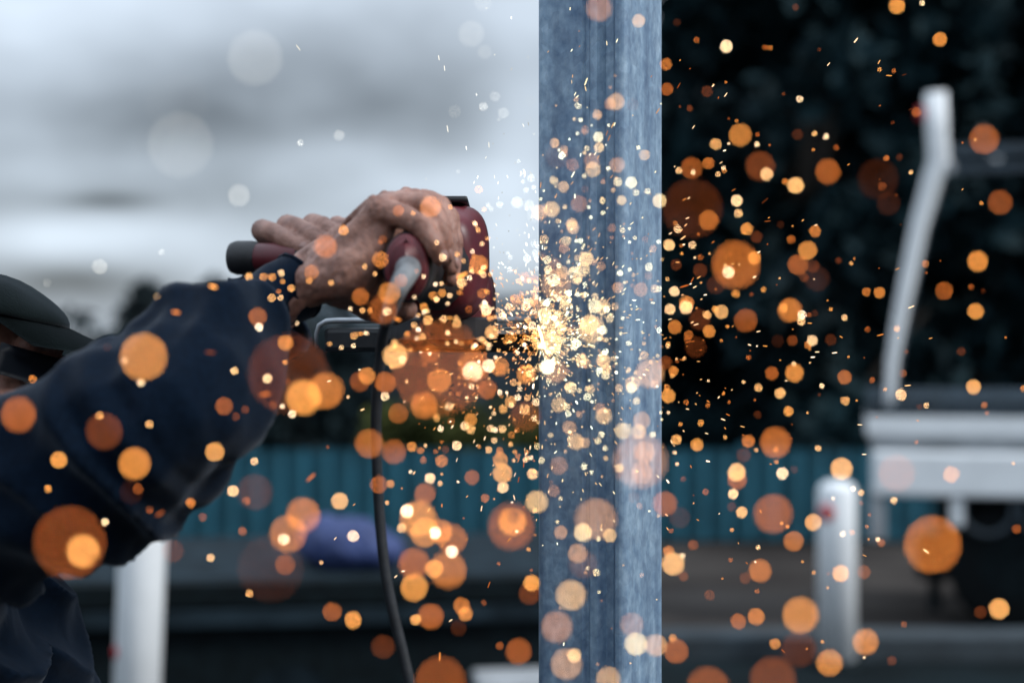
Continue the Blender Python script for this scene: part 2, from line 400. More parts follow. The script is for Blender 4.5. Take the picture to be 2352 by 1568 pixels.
# ------------------------------------------------------------------ galvanised post
gal = bpy.data.materials.new('galvanised_steel'); gal.use_nodes = True
T = gal.node_tree; B = T.nodes['Principled BSDF']; B.inputs['Roughness'].default_value = .48; B.inputs['Metallic'].default_value = .25
co = T.nodes.new('ShaderNodeTexCoord')
def tex(scale, stretch, det=5, kind='ShaderNodeTexNoise', rough=.55):
    mp_ = T.nodes.new('ShaderNodeMapping'); mp_.inputs['Scale'].default_value = stretch; T.links.new(co.outputs['Object'], mp_.inputs[0])
    n_ = T.nodes.new(kind); n_.inputs['Scale'].default_value = scale
    if kind == 'ShaderNodeTexNoise': n_.inputs['Detail'].default_value = det; n_.inputs['Roughness'].default_value = rough
    T.links.new(mp_.outputs[0], n_.inputs['Vector']); return n_
def ramp(src, a, b_, pa=.3, pb=.7):
    r = T.nodes.new('ShaderNodeValToRGB'); r.color_ramp.elements[0].position = pa; r.color_ramp.elements[1].position = pb
    r.color_ramp.elements[0].color = (*a, 1); r.color_ramp.elements[1].color = (*b_, 1); T.links.new(src, r.inputs[0]); return r.outputs[0]
def mult(a, b_, f=1.):
    m_ = T.nodes.new('ShaderNodeMix'); m_.data_type = 'RGBA'; m_.blend_type = 'MULTIPLY'; m_.inputs['Factor'].default_value = f
    T.links.new(a, m_.inputs['A']); T.links.new(b_, m_.inputs['B']); return m_.outputs['Result']
c1 = ramp(tex(150, (1, 1, .7)).outputs['Fac'], (.235, .355, .49), (.45, .60, .725))
c2 = ramp(tex(60, (1, 1, .045), 6).outputs['Fac'], (.62, .65, .70), (1, 1, 1), .3, .62)
c3 = ramp(tex(34, (1, 1, .5), 6, rough=.65).outputs['Fac'], (.60, .66, .74), (1, 1, 1), .36, .6)
vor = tex(160, (1, 1, .8), kind='ShaderNodeTexVoronoi')
c4 = ramp(vor.outputs['Color'], (.82, .82, .84), (1.0, 1.0, 1.0), .2, .8)
T.links.new(mult(mult(mult(c1, c2), c3), c4), B.inputs['Base Color'])
bp = T.nodes.new('ShaderNodeBump'); bp.inputs['Strength'].default_value = .25; bp.inputs['Distance'].default_value = .001
T.links.new(tex(220, (1, 1, .3)).outputs['Fac'], bp.inputs['Height']); T.links.new(bp.outputs[0], B.inputs['Normal'])

PHI = R(28); A = .078
corner = P(1437, 784, 1.205)
def post_profile():
    """square section with rounded corners and two rolled grooves down the face, starting at the near corner"""
    pts = []; r = .0075
    def groove(x, w_, d_): return [(x - w_, 0), (x - w_ * .4, d_), (x + w_ * .4, d_), (x + w_, 0)]
    face = [(-r, 0)] + [(-q_[0], q_[1]) for q_ in groove(.0165, .0078, .0070)] + [(-q_[0], q_[1]) for q_ in groove(.0335, .0036, .0026)] + [(-(A - r), 0)]
    def arc(cx, cy, a0, a1): return [(cx + math.cos(R(a)) * r, cy + math.sin(R(a)) * r) for a in np.linspace(a0, a1, 7)]
    pts += face[1:-1]
    pts += arc(-(A - r), r, 270, 180) + arc(-(A - r), A - r, 180, 90) + arc(-r, A - r, 90, 0) + arc(-r, r, 360, 270)
    return pts
b = bmesh.new(); pr = post_profile()
lo = [b.verts.new((x, y, 0)) for x, y in pr]; hi = [b.verts.new((x, y, 2.6)) for x, y in pr]
for k in range(len(pr)):
    b.faces.new((lo[k], lo[(k + 1) % len(pr)], hi[(k + 1) % len(pr)], hi[k]))
b.faces.new(lo[::-1]); b.faces.new(hi)
post = obj('steel_post', b, None); post.data.materials.append(gal)
post.rotation_euler = (0, 0, -PHI); post.location = (corner.x, corner.y, 0)
for p_ in post.data.polygons: p_.use_smooth = False
tag(post, 'galvanised blue grey box section steel post rising through the frame', 'post')
o = obj('weld_seam', (lambda bb: (tube(bb, [(-.0755, .012, 1.3), (-.0755, .03, 1.302), (-.0755, .05, 1.301)], .002, 6), bb)[1])(bmesh.new()), black, post)
b = bmesh.new(); box(b, (-A / 2, A / 2, .006), (.16, .16, .012), bev=.002); obj('base_plate', b, gal, post)

# ------------------------------------------------------------------ dark beam being cut
blackpaint = mat('black_paint', (.010, .013, .017), .38, var=.4, vscale=60, bump=.1)
bright = mat('lit_edge_steel', (.42, .45, .48), .35, .5, var=.2, vscale=80)  # pale lip colour carries the sky light caught on the beam's rounded edge
a = P(727, 775, 1.30); e_ = P(1236, 775, 1.255)
t = thing('steel_beam', 'dark steel channel beam running level into the post with a bright top edge', 'beam', a)
dv = (e_ - a); Lb = dv.length; ang = math.atan2(dv.y, dv.x)
t.rotation_euler = (0, 0, ang)
h = 79 * px(1.28)
b = bmesh.new(); box(b, (Lb / 2 + .003, .03, -.002), (Lb - .006, .06, h - .008), bev=.004); obj('web', b, blackpaint, t)
b = bmesh.new(); tube(b, [(.0, .0, h / 2 - .022), (.0005, -.002, h / 2 - .012), (.0035, -.003, h / 2 - .004), (.010, -.003, h / 2 - .0005), (.02, -.003, h / 2), (Lb * .5, -.003, h / 2), (Lb - .002, -.003, h / 2)], [.0012, .0017, .0022, .0024, .0025, .0025, .0025], 10); obj('lit_lip', b, bright, t, True)

# ------------------------------------------------------------------ angle grinder
red_body = mat('red_plastic', (.105, .014, .020), .42, var=.25, vscale=40, bump=.08)
dark_body = mat('black_plastic', (.014, .015, .018), .5, var=.3, vscale=50, bump=.15)
rubber_g = mat('grey_rubber', (.17, .18, .19), .6, var=.5, vscale=60, bump=.4, bscale=300)
cord_m = mat('cord_rubber', (.016, .018, .022), .55, var=.4, vscale=60, bump=.2)
disc_m = mat('abrasive_disc', (.20, .21, .23), .6, .3, var=.3, vscale=120, bump=.3)
alu = mat('gear_alloy', (.05, .05, .055), .45, .6, var=.3, vscale=60)
gr = thing('angle_grinder', 'red and black angle grinder gripped in both hands and cutting the beam', 'angle grinder', P(1000, 640, 1.2))
def gp(name, bm_, m, parent=None, smooth=True):
    o = obj(name, bm_, m, None, smooth)
    if parent is None: return keep(o, gr)
    o.parent = parent; return o
def loft(bm_, secs, n=28, pw_=2.0, cap=True):
    """secs: (centre, half width, half height); section is a super-ellipse across the line of centres"""
    rings = []
    for i, (c, rx, rz) in enumerate(secs):
        t_ = (secs[min(i + 1, len(secs) - 1)][0] - secs[max(i - 1, 0)][0]).normalized()
        up = (Vector((0, 0, 1)) - t_ * t_.z).normalized(); sd = t_.cross(up)
        ring = []
        for k in range(n):
            a_ = 2 * math.pi * k / n; ca, sa = math.cos(a_), math.sin(a_)
            ring.append(bm_.verts.new(c + sd * (math.copysign(abs(ca) ** (2 / pw_), ca) * rx) + up * (math.copysign(abs(sa) ** (2 / pw_), sa) * rz)))
        rings.append(ring)
    for a_, b_ in zip(rings, rings[1:]):
        for k in range(n): bm_.faces.new((a_[k], a_[(k + 1) % n], b_[(k + 1) % n], b_[k]))
    if cap: bm_.faces.new(rings[0][::-1]); bm_.faces.new(rings[-1])
ax = spline([P(932, 613, 1.040), P(948, 614, 1.08), P(978, 616, 1.13), P(1012, 612, 1.19), P(1030, 606, 1.25), P(1036, 604, 1.31)], 10)
cum = [0.]
for a_, b_ in zip(ax, ax[1:]): cum.append(cum[-1] + (b_ - a_).length)
def on(s):
    s = max(0, min(s, cum[-1] - 1e-6)); k = max(i for i in range(len(cum)) if cum[i] <= s)
    return ax[k].lerp(ax[k + 1], (s - cum[k]) / (cum[k + 1] - cum[k])) if k + 1 < len(ax) else ax[-1]
mm = .001
b = bmesh.new(); loft(b, [(on(s * mm), w_ * mm, h_ * mm) for s, w_, h_ in ((14, 14, 21), (20, 15.5, 22), (40, 16.5, 20), (70, 18, 21), (100, 20, 24), (125, 24, 30), (150, 28, 37))]); rh = gp('rear_handle', b, dark_body)
b = bmesh.new(); loft(b, [(on(s * mm), w_ * mm, h_ * mm) for s, w_, h_ in ((7.5, 15.0, 22), (8.5, 16.3, 23.4), (11, 16.8, 24), (14, 16.6, 23.8), (16, 15.5, 22.5))], 48); gp('grip_ring', b, rubber_g if False else dark_body, rh).matrix_parent_inverse = Matrix.Identity(4)
b = bmesh.new(); loft(b, [(on(s * mm), w_ * mm, h_ * mm) for s, w_, h_ in ((5.5, 7.2, 11.5), (3.0, 8.2, 12.5), (.8, 9.4, 14.0), (0, 11, 16.2), (.3, 13.0, 19.8), (1.8, 14.4, 21.6), (4.0, 14.9, 22.2), (8.0, 15.0, 22.3))], n=48, cap=True); hc = gp('handle_collar', b, red_body)
tdir = (on(.01) - on(0)).normalized()
b = bmesh.new(); c_ = on(.003) + Vector((0, .003, .0196)); box(b, c_, (.0007, .009, .0056)); gp('split_line', b, dark_body, hc, False)
# motor housing
hs = [(on(s * mm), w_ * mm, h_ * mm) for s, w_, h_ in ((128, 23, 30), (140, 28, 38), (160, 31, 43), (190, 32.5, 45.5), (225, 32.5, 45.5), (250, 31, 44), (262, 27, 39), (268, 20, 30))]
hs = [(c + Vector((0, 0, .002)), w_, h_) for c, w_, h_ in hs]
b = bmesh.new(); loft(b, hs, 40, 3.2); mh = gp('motor_housing', b, red_body)
for k in range(5):
    b = bmesh.new(); c_ = on((150 + k * 9) * mm); box(b, c_ + Vector((-.0285 - .0012 * k, 0, .010)), (.008, .004, .026), bev=.001); gp('vent_slot', b, dark_body, mh, False)
for k in range(4):
    b = bmesh.new(); c_ = on(.139 + k * .0012); box(b, c_ + Vector((.012 + .004 * (k % 2), -.001, .020 - k * .012)), (.016, .010, .0045), bev=.001); gp('vent_slot', b, dark_body, mh, False)
b = bmesh.new(); box(b, on(.20) + Vector((.006, 0, .0485)), (.022, .07, .005), bev=.002); gp('top_trim', b, dark_body, mh)
# gear head, spindle, disc and guard
gc = P(1052, 700, 1.285)
b = bmesh.new()
loft(b, [(gc + Vector((0, -.045, .004)), .026, .030), (gc + Vector((0, -.02, 0)), .031, .036), (gc + Vector((0, .02, 0)), .031, .036), (gc + Vector((0, .04, .002)), .022, .028)], 32, 3.0); gp('gear_head', b, red_body)
dc = P(1066, 763, 1.285)
b = bmesh.new(); tube(b, [dc + Vector((0, 0, .03)), dc + Vector((0, 0, .012)), dc + Vector((0, 0, .006)), dc + Vector((0, 0, -.006))], [.022, .022, .012, .012], 24); gp('spindle', b, alu)
b = bmesh.new(); tube(b, [dc + Vector((0, 0, .0016)), dc + Vector((0, 0, -.0016))], .0615, 64); cd = gp('cutting_disc', b, disc_m, None, False)
b = bmesh.new(); tube(b, [dc + Vector((0, 0, -.0017)), dc + Vector((0, 0, -.005))], [.018, .013], 24); gp('clamp_nut', b, alu, cd)
b = bmesh.new()
rings = []
for k in range(30):
    a_ = R(70 + 225 * k / 29); dr = Vector((math.cos(a_), math.sin(a_), 0))
    rings.append([b.verts.new(dc + dr * r_ + Vector((0, 0, z_))) for r_, z_ in ((.020, .0115), (.0640, .0115), (.0662, .0095), (.0662, -.006), (.0645, -.006), (.0645, .0088), (.020, .0095))])
for r0, r1 in zip(rings, rings[1:]):
    for k in range(7): b.faces.new((r0[k], r0[(k + 1) % 7], r1[(k + 1) % 7], r1[k]))
b.faces.new(rings[0]); b.faces.new(rings[-1][::-1]); gp('disc_guard', b, alu, None, False)
# side handle towards the worker
sa, sb = P(1000, 592, 1.325), P(532, 592, 1.378)
def sl(f): return sa.lerp(sb, f)
b = bmesh.new(); loft(b, [(sl(f), r_ * mm, r_ * mm) for f, r_ in ((0, 8), (.1, 8), (.12, 14), (.2, 12.5), (.5, 13.5), (.66, 12), (.70, 11.5), (.86, 12), (.875, 14.2), (.90, 15.0), (.97, 15.0), (.995, 13.5), (1.0, 11))], 24); sh = gp('side_handle', b, dark_body)
b = bmesh.new(); loft(b, [(sl(f), r_ * mm, r_ * mm) for f, r_ in ((.655, 12.2), (.66, 12.9), (.76, 13.2), (.86, 12.9), (.868, 12.2))], 24); gp('grip_band', b, red_body, sh)
# rubber sleeve and power cord
boot = spline([P(938, 616, 1.036), P(930, 634, 1.020), P(914, 664, 1.012), P(900, 700, 1.02), P(888, 738, 1.035)], 6)
nb = len(boot)
b = bmesh.new()
rad = []
for k in range(nb):
    f = k / (nb - 1); rad.append((8.6 - 4.2 * f ** .8 + (.35 if k % 2 else 0)) * mm)
tube(b, boot, rad, 18); gp('cord_sleeve', b, rubber_g)
cp = [P(889, 735, 1.034), P(880, 770, 1.045), P(873, 830, 1.055), P(865, 920, 1.062), P(864, 1010, 1.066), P(870, 1150, 1.07), P(882, 1290, 1.07), P(902, 1400, 1.07), P(926, 1500, 1.07), P(946, 1590, 1.07), P(985, 1800, 1.08), P(1010, 2300, 1.10), P(1015, 3300, 1.12)]
pz = cp[-1]; cp += [Vector((pz.x + .02, pz.y + .03, .16)), Vector((pz.x + .06, pz.y + .12, .02)), Vector((pz.x - .2, pz.y + .3, .015)), Vector((pz.x - .6, pz.y + .2, .015))]
b = bmesh.new(); tube(b, spline(cp, 8), 3.7 * mm, 14); gp('power_cord', b, cord_m)

# ------------------------------------------------------------------ the worker
skin = mat('weathered_skin', (.18, .078, .054), .5, vscale=70, col2=(.38, .20, .15), bump=.35, bscale=520, sss=.08, detail=8)
nail = mat('fingernail', (.30, .165, .135), .35)
jacket_m = mat('navy_fleece', (.0026, .0070, .0155), .95, var=.22, vscale=220, bump=.25, bscale=1600, sheen=.15, spec=.04)
trouser_m = mat('dark_work_trousers', (.010, .014, .022), .9, var=.2, vscale=20, bump=.3, bscale=500)
cap_m = mat('olive_black_cap', (.005, .0085, .009), .95, spec=.05, sheen=.10, var=.25, vscale=25, bump=.4, bscale=600)
gog_m = mat('dark_goggle_plastic', (.006, .010, .017), .55, spec=.2)
boot_m = mat('boot_leather', (.02, .015, .012), .6, bump=.4, bscale=120)
person = thing('person', 'worker in a navy jacket and dark peaked cap leaning in with a grinder', 'person', (-.50, 1.22, 0))
def pp(name, o, parent=None):
    o.name = name
    if parent is None: return keep(o, person)
    o.parent = parent; return o
Q = lambda x, y, d, r: (P(x, y, d), r * mm)
b = bmesh.new()
# right hand (near): the outer edge of the palm faces the lens, fingers wrap over the rear handle
W1, W2 = Q(692, 664, 1.088, 15.2), Q(690, 632, 1.108, 15.5)
C1, C2, C3 = Q(748, 640, 1.074, 17), Q(750, 594, 1.098, 16), Q(760, 600, 1.125, 16)
MC = [Q(872, 486, 1.062, 11.3), Q(897, 478, 1.087, 12), Q(945, 470, 1.110, 12.3), Q(985, 482, 1.132, 12)]
chain(b, [W1, C1]); chain(b, [W2, C2]); chain(b, [W1, W2]); chain(b, [C1, C2]); chain(b, [C2, C3]); chain(b, [W2, C3])
chain(b, [C1, (MC[0][0], 10 * mm)]); chain(b, [C2, MC[1]]); chain(b, [C2, MC[2]]); chain(b, [C3, MC[3]])
chain(b, MC)
chain(b, [C1, Q(800, 628, 1.067, 19.5), Q(848, 580, 1.064, 15.5), Q(874, 520, 1.064, 11)])
chain(b, [Q(760, 615, 1.09, 18), Q(840, 545, 1.09, 17), Q(890, 520, 1.10, 13)])
chain(b, [Q(800, 640, 1.085, 18), Q(868, 645, 1.090, 15), Q(892, 690, 1.105, 10)])
FING = [[MC[0], Q(930, 498, 1.052, 8.4), Q(971, 521, 1.046, 8.2), Q(984, 540, 1.043, 7.2), Q(999, 566, 1.042, 7.1), Q(1011, 594, 1.045, 5.6)],
        [MC[1], Q(932, 470, 1.076, 9.2), Q(972, 470, 1.066, 9.0), Q(994, 490, 1.060, 7.9), Q(1010, 520, 1.056, 7.9), Q(1020, 556, 1.056, 7.2), Q(1023, 592, 1.058, 5.9)],
        [MC[2], Q(980, 464, 1.105, 9.5), Q(1008, 476, 1.098, 9.3), Q(1026, 520, 1.09, 8.2), Q(1034, 560, 1.086, 7.8), Q(1036, 616, 1.082, 6.2)],
        [MC[3], Q(1012, 486, 1.128, 9.5), Q(1030, 500, 1.124, 9), Q(1040, 560, 1.116, 8), Q(1036, 640, 1.106, 6.5)]]
for f in FING: chain(b, f)
chain(b, [C3, Q(800, 660, 1.130, 15), Q(850, 700, 1.128, 12.5), Q(890, 712, 1.115, 10.5), Q(905, 716, 1.108, 10), Q(935, 712, 1.095, 8)])
chain(b, [C1, Q(800, 660, 1.10, 17), Q(850, 690, 1.12, 12)])
for m_ in MC[:3]:                                             # tendons on the back of the hand
    c_ = C2[0].lerp(m_[0], .35); chain(b, [(c_ + Vector((0, -.003, .0125)), .0032), (m_[0] + Vector((-.004, -.002, m_[1] * .78)), .0036)])
# wrist bone
sphere(b, P(672, 612, 1.092), .0085)
# forearm and upper arm inside the sleeve
chain(b, [(W1[0].lerp(W2[0], .5), 17 * mm), Q(600, 722, 1.075, 19), Q(440, 880, .99, 40), Q(250, 1040, .985, 44), Q(-180, 1190, 1.10, 55)])
chain(b, [W1, Q(600, 722, 1.075, 19)]); chain(b, [W2, Q(600, 712, 1.080, 18)])
# left hand (far): curled over the side handle
LM = [Q(640, 572, 1.425, 11), Q(700, 566, 1.428, 11.5), Q(758, 566, 1.425, 11), Q(808, 572, 1.418, 10)]
LF = [[LM[0], Q(602, 529, 1.400, 10.4), Q(624, 533, 1.378, 9.2), Q(657, 552, 1.362, 9.0), Q(708, 579, 1.352, 7.2)],
      [LM[1], Q(660, 519, 1.404, 10.8), Q(682, 523, 1.380, 9.6), Q(716, 543, 1.362, 9.2), Q(756, 577, 1.35, 7.4)],
      [LM[2], Q(718, 516, 1.402, 10.6), Q(742, 520, 1.378, 9.4), Q(774, 541, 1.360, 8.8), Q(804, 576, 1.348, 7)],
      [LM[3], Q(774, 520, 1.396, 10), Q(800, 526, 1.374, 8.6), Q(828, 548, 1.358, 8), Q(846, 580, 1.348, 6.5)]]
chain(b, [Q(625, 545, 1.415, 9.5), Q(682, 538, 1.418, 10), Q(740, 536, 1.416, 10), Q(795, 540, 1.41, 9.5)])
for f in LF: chain(b, f)
chain(b, LM)
LW = Q(672, 668, 1.440, 22)
for m_ in LM: chain(b, [m_, LW])
chain(b, [LW, Q(620, 620, 1.41, 14), Q(610, 620, 1.385, 11), Q(650, 622, 1.365, 9.5), Q(690, 618, 1.352, 8)])     # thumb under the handle
chain(b, [LW, Q(560, 770, 1.44, 30), Q(330, 1010, 1.42, 42), Q(-150, 1180, 1.38, 55)])
# head, built in its own axes (x forward, z up) then pitched down
HC = P(-148, 790, 1.255)
HM = Matrix.Translation(HC) @ Matrix.Rotation(R(9), 4, 'Z') @ Matrix.Rotation(R(19), 4, 'Y')
hb = bmesh.new()
def hq(x, y, z, r): return (Vector((x, y, z)), r)
chain(hb, [hq(-.022, 0, -.008, .066), hq(.018, 0, -.008, .067)]); chain(hb, [hq(.020, 0, -.008, .066), hq(.040, 0, -.02, .058), hq(.050, 0, -.065, .036)])
for s in (-1, 1):
    chain(hb, [hq(.062, s * .034, -.018, .024), hq(.050, s * .040, -.05, .024)]); chain(hb, [hq(.084, s * .014, .026, .011), hq(.074, s * .042, .024, .011)])
    chain(hb, [hq(.100, 0, -.020, .011), hq(.097, s * .012, -.024, .008)]); chain(hb, [hq(.089, s * .006, -.050, .010), hq(.082, s * .020, -.051, .008)])
    chain(hb, [hq(.01, s * .052, -.06, .022), hq(.06, s * .02, -.088, .018)])
    for k in range(7):
        a_ = R(-100 + k * 35); sphere(hb, (-.012 - .014 * math.sin(a_) * .6 - .004, s * (.080 + .004 * math.cos(a_)), -.008 + .026 * math.cos(a_)), .007)
    sphere(hb, (-.006, s * .078, -.012), (.012, .008, .02))
chain(hb, [hq(.090, 0, .016, .010), hq(.108, 0, -.016, .0115)]); chain(hb, [hq(.080, 0, -.084, .017), hq(.06, 0, -.08, .024)])
chain(hb, [hq(-.03, 0, -.04, .060), hq(-.065, 0, -.15, .058), hq(-.11, 0, -.25, .075)])
hb.transform(HM)
tmp = bpy.data.meshes.new('tmp'); hb.to_mesh(tmp); hb.free(); b.from_mesh(tmp); bpy.data.meshes.remove(tmp)
neck = HM @ Vector((-.10, 0, -.24))
SR, SL = P(-200, 1195, 1.09), P(-190, 1185, 1.40)
chain(b, [(neck, .07), (SR, .055)]); chain(b, [(neck, .07), (SL, .055)])
body = pp('body', link_mesh('body', fuse(b, .0016, 5), skin))
def hand_relief(co_):                                        # creases and veins on the hands
    if co_.x < -.17: return 0
    return noise.noise(co_ * 90) * .0003 + max(0, 1 - 5 * abs(noise.noise(Vector((co_.x * 210, co_.y * 70, co_.z * 110))))) * -.0007
relief(body.data, hand_relief)
def nail_at(f, off, sc_=1.):
    a_, t_ = f[-2][0], f[-1][0]; dr = (t_ - a_).normalized(); up = (off - dr * off.dot(dr)).normalized()
    bb = bmesh.new(); mt = Matrix((dr, dr.cross(up), up)).transposed().to_4x4()
    sphere(bb, a_.lerp(t_, .78) + up * f[-1][1] * .80, (.0052 * sc_, .0040 * sc_, .0016), 2, mt)
    pp('fingernail', obj('fingernail', bb, nail, None, True), body)
nail_at(FING[0], Vector((.75, -.6, .25))); nail_at(FING[1], Vector((.85, -.5, .2))); nail_at(FING[2], Vector((.9, -.4, .2)))
nail_at(LF[0], Vector((.2, -.8, .5))); nail_at(LF[1], Vector((.2, -.8, .5)))
for s in (-1, 1):
    bb = bmesh.new(); sphere(bb, HM @ Vector((.078, s * .031, .004)), .0115); pp('eye', obj('eye', bb, mat('eye_white', (.6, .6, .58), .2), None, True), body)
# jacket: torso and both sleeves
def S(x, y, d, r): return (P(x, y, d), r * px(d))
b = bmesh.new()
sleeve = [S(745, 619, 1.114, 86), S(690, 655, 1.096, 89), S(622, 692, 1.084, 90), S(560, 738, 1.055, 100), S(500, 805, 1.015, 146), S(432, 885, .98, 190), S(375, 955, .965, 212), S(250, 1042, .975, 224), S(60, 1142, 1.005, 206), S(-200, 1200, 1.09, 262)]
chain(b, sleeve)
chain(b, [S(524, 668, 1.05, 40), S(500, 694, 1.04, 44)]); chain(b, [S(400, 726, 1.0, 48), S(340, 765, .99, 52)])
chain(b, [S(235, 835, .985, 52), S(190, 862, .99, 50)]); chain(b, [S(118, 918, 1.0, 54), S(40, 985, 1.01, 56)])
chain(b, [S(478, 1078, .985, 52), S(430, 1100, .98, 70)]); 
chain(b, [S(655, 690, 1.43, 92), S(560, 770, 1.435, 110), S(330, 1010, 1.42, 170), S(-190, 1185, 1.39, 240)])
TOR = [(Vector((-.575, 1.24, 1.22)), .12), (Vector((-.497, 1.24, 1.09)), .16), (Vector((-.465, 1.24, .95)), .165), (Vector((-.51, 1.23, .80)), .165)]
for s in (-1, 1):
    chain(b, [(p_ + Vector((0, s * .055, 0)), r_ * .86) for p_, r_ in TOR])
chain(b, [(SR, .075), (Vector((-.575, 1.24, 1.22)), .12), (SL, .075)])
chain(b, [(SR, .075), (Vector((-.52, 1.19, 1.08)), .13)]); chain(b, [(SL, .075), (Vector((-.52, 1.29, 1.08)), .13)])
chain(b, [(neck + Vector((-.01, 0, -.01)), .085), (neck + Vector((.005, 0, .03)), .078)])
jm = fuse(b, .0045, 5)
cut_c = P(684, 660, 1.097); cut_n = (P(690, 657, 1.098) - P(622, 694, 1.082)).normalized()
jb = bmesh.new(); jb.from_mesh(jm)
near = [f for f in jb.faces if (f.calc_center_median() - cut_c).length < .14]
gs = set(near); [gs.update(f.edges) for f in near]; [gs.update(f.verts) for f in near]
bmesh.ops.bisect_plane(jb, geom=list(gs), plane_co=cut_c, plane_no=cut_n, clear_outer=True)
# far sleeve cuff
cut2 = P(645, 700, 1.43); n2_ = (P(655, 690, 1.43) - P(560, 770, 1.435)).normalized()
near = [f for f in jb.faces if (f.calc_center_median() - cut2).length < .075]
gs = set(near); [gs.update(f.edges) for f in near]; [gs.update(f.verts) for f in near]
bmesh.ops.bisect_plane(jb, geom=list(gs), plane_co=cut2, plane_no=n2_, clear_outer=True)
jb.normal_update()
axis = [p_ for p_, r_ in sleeve]
fold_dir = Vector((.75, .1, .55)).normalized()
for v_ in jb.verts:
    c_ = v_.co; t_ = max(0., min(1., ((c_ - cut_c).length - .004) / .05))
    a_ = c_.dot(fold_dir)
    wob = noise.noise(c_ * 7) * .05
    f1 = 1 - abs(noise.noise(Vector(((a_ + wob) * 24, c_.z * 5 + 3, c_.y * 7)))) * 2.2
    f2 = noise.noise(Vector(((a_ + wob) * 52, c_.z * 13, c_.y * 13 + 9)))
    f3 = noise.noise(c_ * 11)
    v_.co = c_ + v_.normal * t_ * (max(0, f1) ** 1.6 * .0155 + f2 * .0036 + f3 * .005 - .0062)
rim = [v_.co.copy() for v_ in jb.verts if v_.is_boundary and (v_.co - cut_c).length < .06]
jb.to_mesh(jm); jb.free()
jk = pp('jacket', link_mesh('jacket', jm, jacket_m))
md = jk.modifiers.new('thickness', 'SOLIDIFY'); md.thickness = .003; md.offset = -1
# cuff hem and stitching follow the cloth
jt = bmesh.new(); jt.from_mesh(jm); bvh = BVHTree.FromBMesh(jt); jt.free()
e1 = cut_n.orthogonal().normalized(); e2 = cut_n.cross(e1)
def ring_on_cloth(c0, n_, lift):
    out = []
    for k in range(n_):
        a_ = 2 * math.pi * k / n_; dr = e1 * math.cos(a_) + e2 * math.sin(a_)
        hit = bvh.ray_cast(c0 + dr * .12, -dr, .14)
        if hit[0] is not None and (hit[0] - c0).length < .042: out.append((hit[0] + hit[1] * lift, hit[1]))
    return out
b = bmesh.new(); rim.sort(key=lambda c_: math.atan2((c_ - cut_c).dot(e2), (c_ - cut_c).dot(e1)))
rim = rim[::3]
tube(b, rim + rim[:1], .0017, 6)
pp('cuff_hem', obj('cuff_hem', b, jacket_m, None, True), jk)
b = bmesh.new()
thread = mat('seam_thread', (.007, .011, .02), .9)
for off in (.036, .0395):
    for (p_, n_), (p2, _) in list(zip(*(lambda r_: (r_, r_[1:]))(ring_on_cloth(cut_c - cut_n * off, 90, .0003))))[::2]:
        tube(b, [p_, p2], .0006, 5)
sm = pp('seam_stitching', obj('seam_stitching', b, thread, None, True), jk); sm['kind'] = 'stuff'
# trousers and boots
b = bmesh.new()
for s, kx in ((-1, .0), (1, .06)):
    y = 1.23 + s * .10
    chain(b, [(Vector((-.51, y, .80)), .115), (Vector((-.44 + kx, y + s * .02, .46)), .075), (Vector((-.54 + kx, y + s * .03, .10)), .058)])
chain(b, [(Vector((-.51, 1.16, .82)), .13), (Vector((-.51, 1.30, .82)), .13)])
tr = pp('trousers', link_mesh('trousers', fuse(b, .008, 4), trouser_m))
for s, kx in ((-1, .0), (1, .06)):
    y = 1.23 + s * .13
    b = bmesh.new(); chain(b, [(Vector((-.55 + kx, y, .10)), .052), (Vector((-.54 + kx, y, .045)), .045), (Vector((-.40 + kx, y, .035)), .036)])
    bo = link_mesh('boot', fuse(b, .006, 3), boot_m); pp('boot', bo)
# cap
def to_head(bm_): bm_.transform(HM); return bm_
b = bmesh.new(); n = 40; rings = []
for j in range(13):
    f = j / 12; ring = []
    for k in range(n):
        a_ = 2 * math.pi * k / n; ct = math.cos(f * math.pi / 2); st = math.sin(f * math.pi / 2)
        rr = 1 + .012 * math.cos(6 * a_) * ct
        ring.append(b.verts.new((-.006 + (.1005 if math.cos(a_) > 0 else .106) * ct * rr * math.cos(a_), .088 * ct * rr * math.sin(a_), (.036 + .031 * st) + .010 * math.cos(a_) * ct)))
    rings.append(ring)
for a_, c_ in zip(rings[:-1], rings[1:-1]):
    for k in range(n): b.faces.new((a_[k], a_[(k + 1) % n], c_[(k + 1) % n], c_[k]))
b.faces.new(rings[-2])
bmesh.ops.delete(b, geom=rings[-1], context='VERTS')
bmesh.ops.solidify(b, geom=b.faces[:], thickness=.003)
for v_ in b.verts: v_.co += v_.co.normalized() * noise.noise(v_.co * 25) * .004
cp_ = pp('cap', obj('cap', to_head(b), cap_m, None, True))
b = bmesh.new(); grid = []
for i in range(9):
    f = i / 8; row = []
    for k in range(21):
        a_ = R(-62 + 124 * k / 20)
        x = -.006 + .0975 * math.cos(a_) + f * .050 * math.cos(a_ * .55) ** 1.0; y = .087 * math.sin(a_) * (1 - .06 * f)
        z = .046 - .006 * f - .16 * y * y / .01 * .1 * (.6 + f)
        row.append(b.verts.new((x, y, z)))
    grid.append(row)
for i in range(8):
    for k in range(20): b.faces.new((grid[i][k], grid[i][k + 1], grid[i + 1][k + 1], grid[i + 1][k]))
bmesh.ops.solidify(b, geom=b.faces[:], thickness=.004)
pp('brim', obj('brim', to_head(b), cap_m, None, True), cp_)
b = bmesh.new(); sphere(b, (-.006, 0, .067), (.008, .008, .005)); pp('button', obj('button', to_head(b), cap_m, None, True), cp_)
